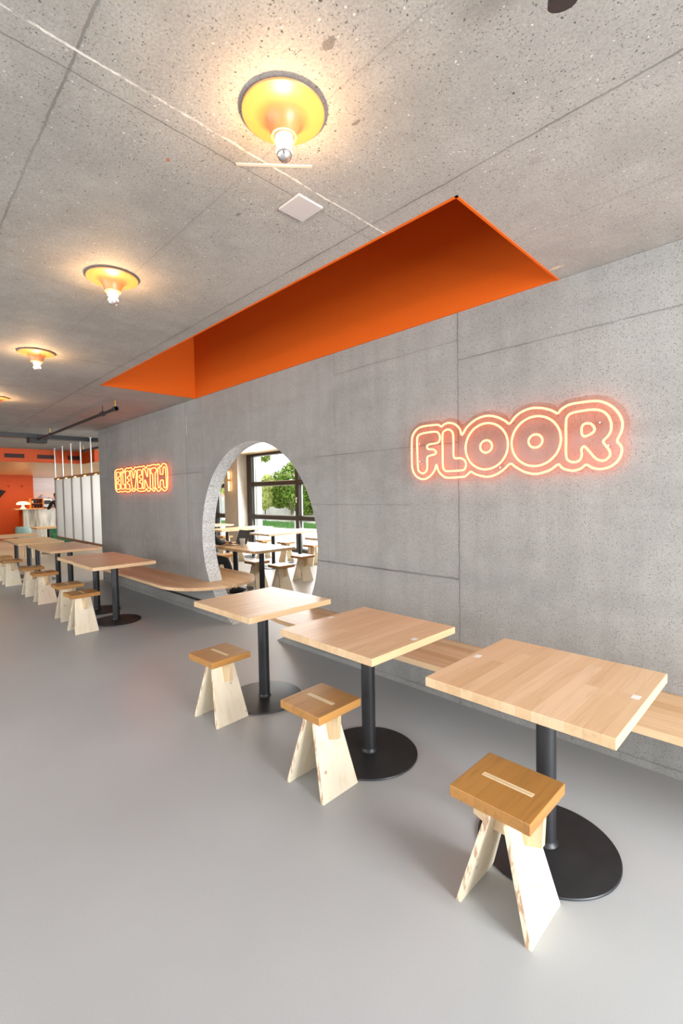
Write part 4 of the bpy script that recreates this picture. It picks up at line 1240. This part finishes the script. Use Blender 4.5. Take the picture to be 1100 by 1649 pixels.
# ================================================================== PEOPLE
M['skin'] = plain('skin', (0.50, 0.25, 0.16), 0.5)
M['black_cloth'] = plain('black_cloth', (0.016, 0.017, 0.02), 0.8, noise=0.2)
M['grey_cloth'] = plain('dark_grey_trousers', (0.055, 0.058, 0.065), 0.8, noise=0.2)
M['hair'] = plain('dark_hair', (0.02, 0.013, 0.01), 0.6)
M['shoe'] = plain('dark_shoes', (0.02, 0.02, 0.02), 0.5)
M['eye'] = plain('eye', (0.02, 0.02, 0.02), 0.2)

def skin_mesh(chains, root_key, sub=2, branch=0.0):
    """grow a skinned surface along connected chains of (point, radius)"""
    idx, co, rad, ed = {}, [], [], set()
    for ch in chains:
        prev = None
        for p, r in ch:
            k = tuple(round(x, 4) for x in p)
            if k not in idx:
                idx[k] = len(co); co.append(p); rad.append(r if isinstance(r, tuple) else (r, r))
            i = idx[k]
            if prev is not None and prev != i:
                ed.add((min(prev, i), max(prev, i)))
            prev = i
    me = bpy.data.meshes.new('skin_source')
    me.from_pydata(co, list(ed), [])
    o = bpy.data.objects.new('skin_source', me)
    COL.objects.link(o)
    sk = o.modifiers.new('s', 'SKIN')
    sk.use_smooth_shade = True
    sb = o.modifiers.new('b', 'SUBSURF'); sb.levels = sub; sb.render_levels = sub
    for i, v in enumerate(me.skin_vertices[0].data):
        v.radius = rad[i]
        v.use_root = False
    me.skin_vertices[0].data[idx[tuple(round(x, 4) for x in root_key)]].use_root = True
    dg = bpy.context.evaluated_depsgraph_get()
    out = bpy.data.meshes.new_from_object(o.evaluated_get(dg))
    bpy.data.objects.remove(o)
    bpy.data.meshes.remove(me)
    return out

def head_bm(bm, c, fwd, up, s=1.0):
    """head with brow, nose, cheeks, chin and ears; c = centre of the skull"""
    f, u = Vector(fwd).normalized(), Vector(up).normalized()
    r = f.cross(u).normalized()
    u = r.cross(f)
    g = bmesh.ops.create_icosphere(bm, subdivisions=4, radius=1.0)
    for v in g['verts']:
        x, y, z = v.co            # x right, y forward, z up
        X, Y, Z = x * 0.075, y * 0.095, z * 0.118
        if z < 0:                 # jaw narrows and comes forward
            X *= 1 - 0.32 * z * z
            Y = Y * (1 - 0.12 * z * z) + 0.012 * (-z)
        if y > 0.3:               # face is flatter, eye sockets, nose, mouth
            Y -= 0.010 * (y - 0.3)
            Y -= 0.011 * math.exp(-((abs(x) - 0.38) ** 2) / 0.03 - (z - 0.08) ** 2 / 0.02)
            Y += 0.026 * math.exp(-(x ** 2) / 0.012 - (z + 0.14) ** 2 / 0.025)
            Y += 0.012 * math.exp(-(x ** 2) / 0.01 - (z - 0.05) ** 2 / 0.03)
            Y += 0.007 * math.exp(-(x ** 2) / 0.06 - (z + 0.44) ** 2 / 0.008)
            Y -= 0.005 * math.exp(-(x ** 2) / 0.06 - (z + 0.50) ** 2 / 0.001)
            Y += 0.010 * math.exp(-(x ** 2) / 0.08 - (z + 0.82) ** 2 / 0.03)
        v.co = Vector(c) + (r * X + f * Y + u * Z) * s
    for sx in (-1, 1):
        g = bmesh.ops.create_icosphere(bm, subdivisions=2, radius=1.0)
        for v in g['verts']:
            x, y, z = v.co
            v.co = Vector(c) + (r * (sx * 0.077 + x * 0.009) + f * (y * 0.018 - 0.006 + 0.004 * z) + u * (z * 0.031 - 0.006)) * s

def hair_bm(c, fwd, up, s=1.0):
    bm = bmesh.new()
    f, u = Vector(fwd).normalized(), Vector(up).normalized()
    r = f.cross(u).normalized(); u = r.cross(f)
    g = bmesh.ops.create_icosphere(bm, subdivisions=4, radius=1.0)
    rn = random.Random(3)
    kill = []
    for v in g['verts']:
        x, y, z = v.co
        if z < -0.25 or (y > 0.35 and z < 0.55) or (y > 0.0 and z < 0.12):
            kill.append(v)
        k = 1.0 + 0.03 * math.sin(x * 23 + z * 11) * math.cos(y * 19)
        v.co = Vector(c) + (r * x * 0.083 * k + f * (y * 0.102 * k - 0.003) + u * z * 0.126 * k) * s
    bmesh.ops.delete(bm, geom=kill, context='VERTS')
    return bm

def hand_chains(wrist, d, palm_n, thumb_side, curl=0.6):
    """wrist point, finger direction, palm normal (down for typing), side vector towards the thumb"""
    d, n, t = Vector(d).normalized(), Vector(palm_n).normalized(), Vector(thumb_side).normalized()
    w = Vector(wrist)
    ch = []
    palm = w + d * 0.045
    ch.append([(tuple(w), 0.024), (tuple(palm), (0.030, 0.016))])
    for k, (off, ln) in enumerate(((0.030, 0.066), (0.010, 0.075), (-0.010, 0.069), (-0.029, 0.053))):
        a = w + d * 0.088 + t * off
        b = a + (d * math.cos(curl * 0.5) + n * math.sin(curl * 0.5)) * ln * 0.45
        c_ = b + (d * math.cos(curl * 1.1) + n * math.sin(curl * 1.1)) * ln * 0.32
        e = c_ + (d * math.cos(curl * 1.7) + n * math.sin(curl * 1.7)) * ln * 0.25
        ch.append([(tuple(palm), (0.030, 0.016)), (tuple(a), 0.0105), (tuple(b), 0.0090), (tuple(c_), 0.0082), (tuple(e), 0.0070)])
    a = w + d * 0.030 + t * 0.030 + n * 0.006
    b = a + (d * 0.65 + t * 0.6 + n * 0.3) * 0.034
    c_ = b + (d * 0.9 + t * 0.2 + n * 0.3) * 0.028
    ch.append([(tuple(palm), (0.030, 0.016)), (tuple(a), 0.013), (tuple(b), 0.011), (tuple(c_), 0.009)])
    return ch

def person(label, J, group=None, loc=None, trousers='grey_cloth'):
    """J: joints in world space"""
    root = thing('person', label, 'person', (J['pelvis'][0], J['pelvis'][1], 0), group=group)
    off = Vector((J['pelvis'][0], J['pelvis'][1], 0))
    L = {k: tuple(Vector(v) - off) if k not in ('fwd', 'up', 'handdir_r', 'handdir_l', 'palm_r', 'palm_l', 'curl') else v for k, v in J.items()}
    def mid(a, b, t=0.5, o=(0, 0, 0)):
        return tuple(Vector(a) * (1 - t) + Vector(b) * t + Vector(o))
    chest = L['chest']; neck = L['neck']; head = L['head']; pel = L['pelvis']
    waist = mid(pel, chest, 0.45)
    jaw = mid(neck, head, 0.45)
    body = [[(pel, (0.150, 0.115)), (waist, (0.130, 0.098)), (chest, (0.160, 0.112)), (neck, 0.058), (jaw, 0.050), (mid(neck, head, 0.8), 0.055)]]
    cloth = [[(pel, (0.158, 0.124)), (waist, (0.140, 0.108)), (chest, (0.170, 0.122)), (mid(chest, neck, 0.8), 0.082)]]
    legs = [[(mid(pel, waist, 0.3), (0.150, 0.120)), (pel, (0.162, 0.128))]]
    for s in ('r', 'l'):
        sh, el, wr, hp, kn, an, toe = (L[k + '_' + s] for k in ('shoulder', 'elbow', 'wrist', 'hip', 'knee', 'ankle', 'toe'))
        body.append([(chest, (0.160, 0.112)), (sh, 0.058), (mid(sh, el), 0.047), (el, 0.040), (mid(el, wr, 0.4), 0.040), (wr, 0.025)])
        hd = Vector(J['handdir_' + s]); pn = Vector(J['palm_' + s])
        side = hd.cross(pn) * (-1 if s == 'r' else 1)
        hc = hand_chains(wr, hd, pn, side, J.get('curl', 0.5))
        hc[0][0] = (wr, 0.025)
        body += hc
        body.append([(pel, (0.150, 0.115)), (hp, 0.088), (mid(hp, kn), 0.075), (kn, 0.056), (mid(kn, an, 0.35), 0.054), (an, 0.036), (toe, 0.030)])
        cloth.append([(chest, (0.170, 0.122)), (sh, 0.072), (mid(sh, el), 0.061), (el, 0.055), (mid(el, wr, 0.4), 0.052), (mid(el, wr, 0.92), 0.038)])
        legs.append([(pel, (0.162, 0.128)), (hp, 0.098), (mid(hp, kn), 0.086), (kn, 0.068), (mid(kn, an, 0.35), 0.066), (mid(kn, an, 0.93), 0.055)])
    me = skin_mesh(body, pel)
    bm = bmesh.new(); bm.from_mesh(me); bpy.data.meshes.remove(me)
    head_bm(bm, head, J['fwd'], J['up'])
    link('body', bm, M['skin'], root, smooth=True)
    for nm, chs, mt, rk in (('jacket', cloth, 'black_cloth', pel), ('trousers', legs, trousers, pel)):
        me = skin_mesh(chs, rk)
        bm = bmesh.new(); bm.from_mesh(me); bpy.data.meshes.remove(me)
        link(nm, bm, M[mt], root, smooth=True)
    link('hair', hair_bm(head, J['fwd'], J['up']), M['hair'], root, smooth=True)
    f = Vector(J['fwd']).normalized(); u = Vector(J['up']).normalized(); r = f.cross(u).normalized(); u = r.cross(f)
    for sx in (-1, 1):
        bm = bmesh.new()
        c_ = Vector(head) + r * 0.028 * sx + f * 0.079 + u * 0.008
        g = bmesh.ops.create_icosphere(bm, subdivisions=2, radius=0.009)
        bmesh.ops.translate(bm, verts=g['verts'], vec=c_)
        link('eye', bm, M['eye'], root, smooth=True)
    for s in ('r', 'l'):
        an, toe = Vector(L['ankle_' + s]), Vector(L['toe_' + s])
        dd = (toe - an); dd.z = 0; dd.normalize()
        bm = bmesh.new()
        g = bmesh.ops.create_icosphere(bm, subdivisions=3, radius=1.0)
        side = Vector((-dd.y, dd.x, 0))
        cc = an + dd * 0.065
        for v in g['verts']:
            x, y, z = v.co
            hgt = 0.055 if x < 0 else 0.055 * (1 - 0.45 * x)
            v.co = cc + dd * (x * 0.145) + side * (y * 0.048) + Vector((0, 0, max(-0.0, 0) ))
            v.co.z = max(0.0, 0.035 + z * hgt) + (an.z - 0.075)
        link('shoe', bm, M['shoe'], root, smooth=True)
    return root

person('person in a black jacket seated on the wrapped bench end, typing on the laptop', dict(
    pelvis=(-6.78, 0.52, 0.575), chest=(-6.76, 0.57, 0.93), neck=(-6.75, 0.60, 1.10), head=(-6.74, 0.68, 1.26),
    fwd=(0.05, 0.90, -0.42), up=(0, 0.4, 0.9),
    shoulder_r=(-6.565, 0.60, 1.02), elbow_r=(-6.49, 0.78, 0.82), wrist_r=(-6.625, 0.965, 0.800),
    shoulder_l=(-6.945, 0.60, 1.02), elbow_l=(-7.02, 0.78, 0.82), wrist_l=(-6.825, 0.985, 0.800),
    hip_r=(-6.67, 0.55, 0.55), knee_r=(-6.36, 0.83, 0.545), ankle_r=(-6.40, 0.98, 0.085), toe_r=(-6.36, 1.12, 0.04),
    hip_l=(-6.89, 0.55, 0.55), knee_l=(-6.95, 0.98, 0.555), ankle_l=(-6.92, 0.98, 0.085), toe_l=(-6.92, 1.12, 0.04),
    handdir_r=(-0.2, 1, -0.05), handdir_l=(0.2, 1, -0.05), palm_r=(0, 0, -1), palm_l=(0, 0, -1), curl=0.5), trousers='black_cloth')
px, py = -18.75, 1.60
person('person in black top and grey trousers at the bar, half hidden by the screen', dict(
    pelvis=(px, py + 0.04, 0.97), chest=(px - 0.07, py - 0.02, 1.33), neck=(px - 0.13, py - 0.06, 1.52), head=(px - 0.19, py - 0.08, 1.66),
    fwd=(-0.95, -0.15, -0.3), up=(-0.3, 0, 0.95),
    shoulder_r=(px - 0.05, py + 0.16, 1.45), elbow_r=(px - 0.22, py + 0.22, 1.20), wrist_r=(px - 0.47, py + 0.12, 1.22),
    shoulder_l=(px - 0.11, py - 0.22, 1.45), elbow_l=(px - 0.18, py - 0.34, 1.20), wrist_l=(px - 0.40, py - 0.28, 1.26),
    hip_r=(px, py + 0.13, 0.92), knee_r=(px - 0.04, py + 0.15, 0.50), ankle_r=(px + 0.03, py + 0.16, 0.075), toe_r=(px - 0.12, py + 0.16, 0.035),
    hip_l=(px, py - 0.07, 0.92), knee_l=(px - 0.06, py - 0.09, 0.50), ankle_l=(px, py - 0.10, 0.075), toe_l=(px - 0.15, py - 0.11, 0.035),
    handdir_r=(-1, 0.0, 0), handdir_l=(-1, 0.1, 0), palm_r=(0, 0, -1), palm_l=(0, 0, -1), curl=0.5))

# ================================================================== OUTDOORS (seen through the side windows)
M['paving'] = plain('pale_paving', (0.62, 0.61, 0.58), 0.8, noise=0.1)
M['grass'] = plain('grass_blades', (0.09, 0.19, 0.05), 0.7, noise=0.3)
M['plaster'] = plain('white_plaster', (0.80, 0.80, 0.78), 0.8, noise=0.04)
M['garden_wall'] = concrete('garden_wall_concrete', (0.42, 0.40, 0.36), streak=True)
M['mulch'] = plain('reddish_mulch', (0.30, 0.18, 0.13), 0.9, noise=0.5)
struct('ground_paving', box(-60, 3.6, 5.15, 45, -0.15, -0.03), M['paving'])
def leaf_mat(name, a, b):
    t = NT(name)
    info = t.n('ShaderNodeNewGeometry')
    c = t.mix(info.outputs['Random Per Island'], a, b)
    d1 = t.n('ShaderNodeBsdfDiffuse'); t.l(c, d1.inputs[0])
    d2 = t.n('ShaderNodeBsdfTranslucent'); t.l(c, d2.inputs[0])
    mx = t.n('ShaderNodeMixShader'); mx.inputs[0].default_value = 0.35
    t.l(d1.outputs[0], mx.inputs[1]); t.l(d2.outputs[0], mx.inputs[2]); t.l(mx.outputs[0], t.out.inputs[0])
    return t.m
M['leaf1'] = leaf_mat('green_leaves', (0.05, 0.14, 0.02), (0.30, 0.44, 0.09))
M['leaf2'] = leaf_mat('yellow_green_leaves', (0.38, 0.46, 0.12), (0.60, 0.60, 0.25))
def foliage(blobs, n, size, rn, floor_z=-0.03):
    vv, ff = [], []
    wts = [b[3] * b[4] * b[5] for b in blobs]
    for _ in range(n):
        b = rn.choices(blobs, wts)[0]
        d = Vector((rn.gauss(0, 1), rn.gauss(0, 1), rn.gauss(0, 1))).normalized()
        k = rn.uniform(0.55, 1.0) ** 0.5
        p = Vector((b[0] + d.x * b[3] * k, b[1] + d.y * b[4] * k, b[2] + d.z * b[5] * k))
        if p.z < floor_z + size: p.z = floor_z + size + rn.random() * size
        nrm = (d + Vector((rn.uniform(-.8, .8), rn.uniform(-.8, .8), rn.uniform(-.2, 1.0)))).normalized()
        t_ = nrm.orthogonal().normalized()
        t_.rotate(Matrix.Rotation(rn.random() * 6.28, 3, nrm))
        s_ = nrm.cross(t_)
        z = size * rn.uniform(0.6, 1.2)
        i = len(vv)
        vv += [p - t_ * z, p + s_ * z * 0.5 + nrm * z * 0.12, p + t_ * z, p - s_ * z * 0.5 + nrm * z * 0.12]
        ff.append((i, i + 1, i + 2, i + 3))
    return vv, ff
def shrub(name, label, cat, blobs, n, size, mat, seed, trunk, group=None):
    rn = random.Random(seed)
    bx_, by_ = trunk[0], trunk[1]
    t = thing(name, label, cat, (bx_, by_, -0.03), group=group)
    vv, ff = foliage([(b[0] - bx_, b[1] - by_, b[2] + 0.03) + tuple(b[3:]) for b in blobs], n, size, rn, 0)
    me = bpy.data.meshes.new('foliage'); me.from_pydata(vv, [], ff); me.materials.append(mat)
    o = bpy.data.objects.new('foliage', me); o.parent = t; COL.objects.link(o)
    bm = bmesh.new()
    for b in blobs:
        tube(bm, catmull([(0, 0, 0), (0, 0, b[2] * 0.45), ((b[0] - bx_) * 0.3, (b[1] - by_) * 0.3, b[2] * 0.85), (b[0] - bx_, b[1] - by_, b[2])], 4, False), lambda f: trunk[2] * (1 - 0.7 * f), 8)
    link('branches', bm, M['bark'], t, smooth=True)
    return t
M['bark'] = plain('bark', (0.12, 0.08, 0.05), 0.9, noise=0.3)
# retaining wall with ivy and planted bank
struct('wall_garden', box(-45, -9, 16.2, 16.6, -0.03, 1.5), M['garden_wall'])
bm = bmesh.new()
prism(bm, [(16.6, -0.03), (16.6, 1.45), (20.0, 2.4), (20.0, -0.03)], 'x', -45, -9)
o = struct('ground_bank', bm, M['mulch'])
bm = bmesh.new()
bx(bm, -24.6, -11, 10.6, 12.6, -0.03, 0.03)
struct('ground_turf', bm, M['grass'])
rn = random.Random(5)
vv, ff = [], []
for _ in range(14000):
    x, y = rn.uniform(-24.6, -11), rn.uniform(10.6, 12.6)
    h_ = rn.uniform(0.06, 0.20); a = rn.random() * PI
    dx, dy = math.cos(a) * 0.015, math.sin(a) * 0.015
    i = len(vv)
    vv += [(x - dx, y - dy, 0.02), (x + dx, y + dy, 0.02), (x + rn.uniform(-.05, .05), y + rn.uniform(-.05, .05), h_)]
    ff.append((i, i + 1, i + 2))
me = bpy.data.meshes.new('grass'); me.from_pydata(vv, [], ff)
M['leaf0'] = leaf_mat('grass_leaf', (0.07, 0.19, 0.05), (0.18, 0.32, 0.11))
me.materials.append(M['leaf0'])
o = bpy.data.objects.new('grass', me); COL.objects.link(o)
o['kind'] = 'stuff'; tag(o, 'strip of green grass beyond the paving outside the window', 'grass')
GB = 'shrubs outside the window'
shrub('bush', 'broad green leafy bush outside, filling the middle of the big window', 'bush', [(-24.2, 14.9, 1.7, 0.9, 0.6, 0.9), (-23.2, 14.7, 1.9, 0.9, 0.7, 1.2), (-21.8, 14.7, 2.1, 1.2, 0.8, 1.5), (-20.8, 14.6, 1.3, 0.9, 0.8, 1.1)], 9000, 0.11, M['leaf1'], 11, (-21.2, 14.0, 0.05), GB)
shrub('bush', 'tall green bush outside, right part of the big window', 'bush', [(-18.8, 14.5, 1.7, 1.0, 0.8, 1.6), (-17.8, 14.6, 1.5, 1.0, 0.8, 1.4)], 6000, 0.11, M['leaf1'], 12, (-18.6, 14.3, 0.05), GB)
shrub('bush', 'yellowish green bush outside, left side of the big window beside the white post', 'bush', [(-22.8, 13.3, 1.5, 0.5, 0.35, 0.8), (-22.5, 13.3, 2.3, 0.45, 0.35, 0.5)], 2800, 0.11, M['leaf2'], 13, (-22.8, 13.3, 0.04), GB)
shrub('bush', 'yellow green bush outside seen through the left window, above the garden wall', 'bush', [(-28.8, 14.9, 2.6, 1.6, 1.0, 1.2), (-31.0, 14.9, 3.0, 1.4, 1.0, 1.3)], 3600, 0.13, M['leaf2'], 14, (-29.9, 14.9, 0.05), GB)
shrub('tree', 'tree branch of green leaves hanging at the top of the big window', 'tree', [(-25.5, 15.3, 4.1, 0.35, 0.35, 0.35), (-25.8, 15.4, 5.2, 0.8, 0.6, 0.6)], 1800, 0.12, M['leaf1'], 15, (-26.7, 15.4, 0.10))
hb = thing('white_building', 'white building beyond the bushes outside', 'building', (-24.0, 26.0, 0))
link('facade', box(-9, 14, 0, 6, 0.0, 9.0), M['plaster'], hb)
for k in range(5):
    link('window', box(-7.5 + k * 4, -5.5 + k * 4, -0.03, 0.02, 5.2, 6.4), plain('grey_pane', (0.45, 0.48, 0.50), 0.2) if k == 0 else bpy.data.materials['grey_pane'], hb)
pst = bmesh.new(); bx(pst, -12.64, -12.40, 5.6, 5.78, -0.03, 3.2, 0.02)
tag(link('outside_post', pst, M['plaster']), 'white square post just outside, at the left side of the big window', 'post')
bol = thing('bollard_light', 'small grey bollard light outside by the right part of the window', 'bollard', (-16.1, 10.2, -0.03))
bm = bmesh.new(); cyl(bm, (0, 0, 0), (0, 0, 0.85), 0.09, 24); link('column', bm, M['steel'], bol, smooth=True)
bm = bmesh.new(); cyl(bm, (0, 0, 0.85), (0, 0, 1.0), 0.10, 24); link('cap', bm, M['frame'], bol, smooth=True)
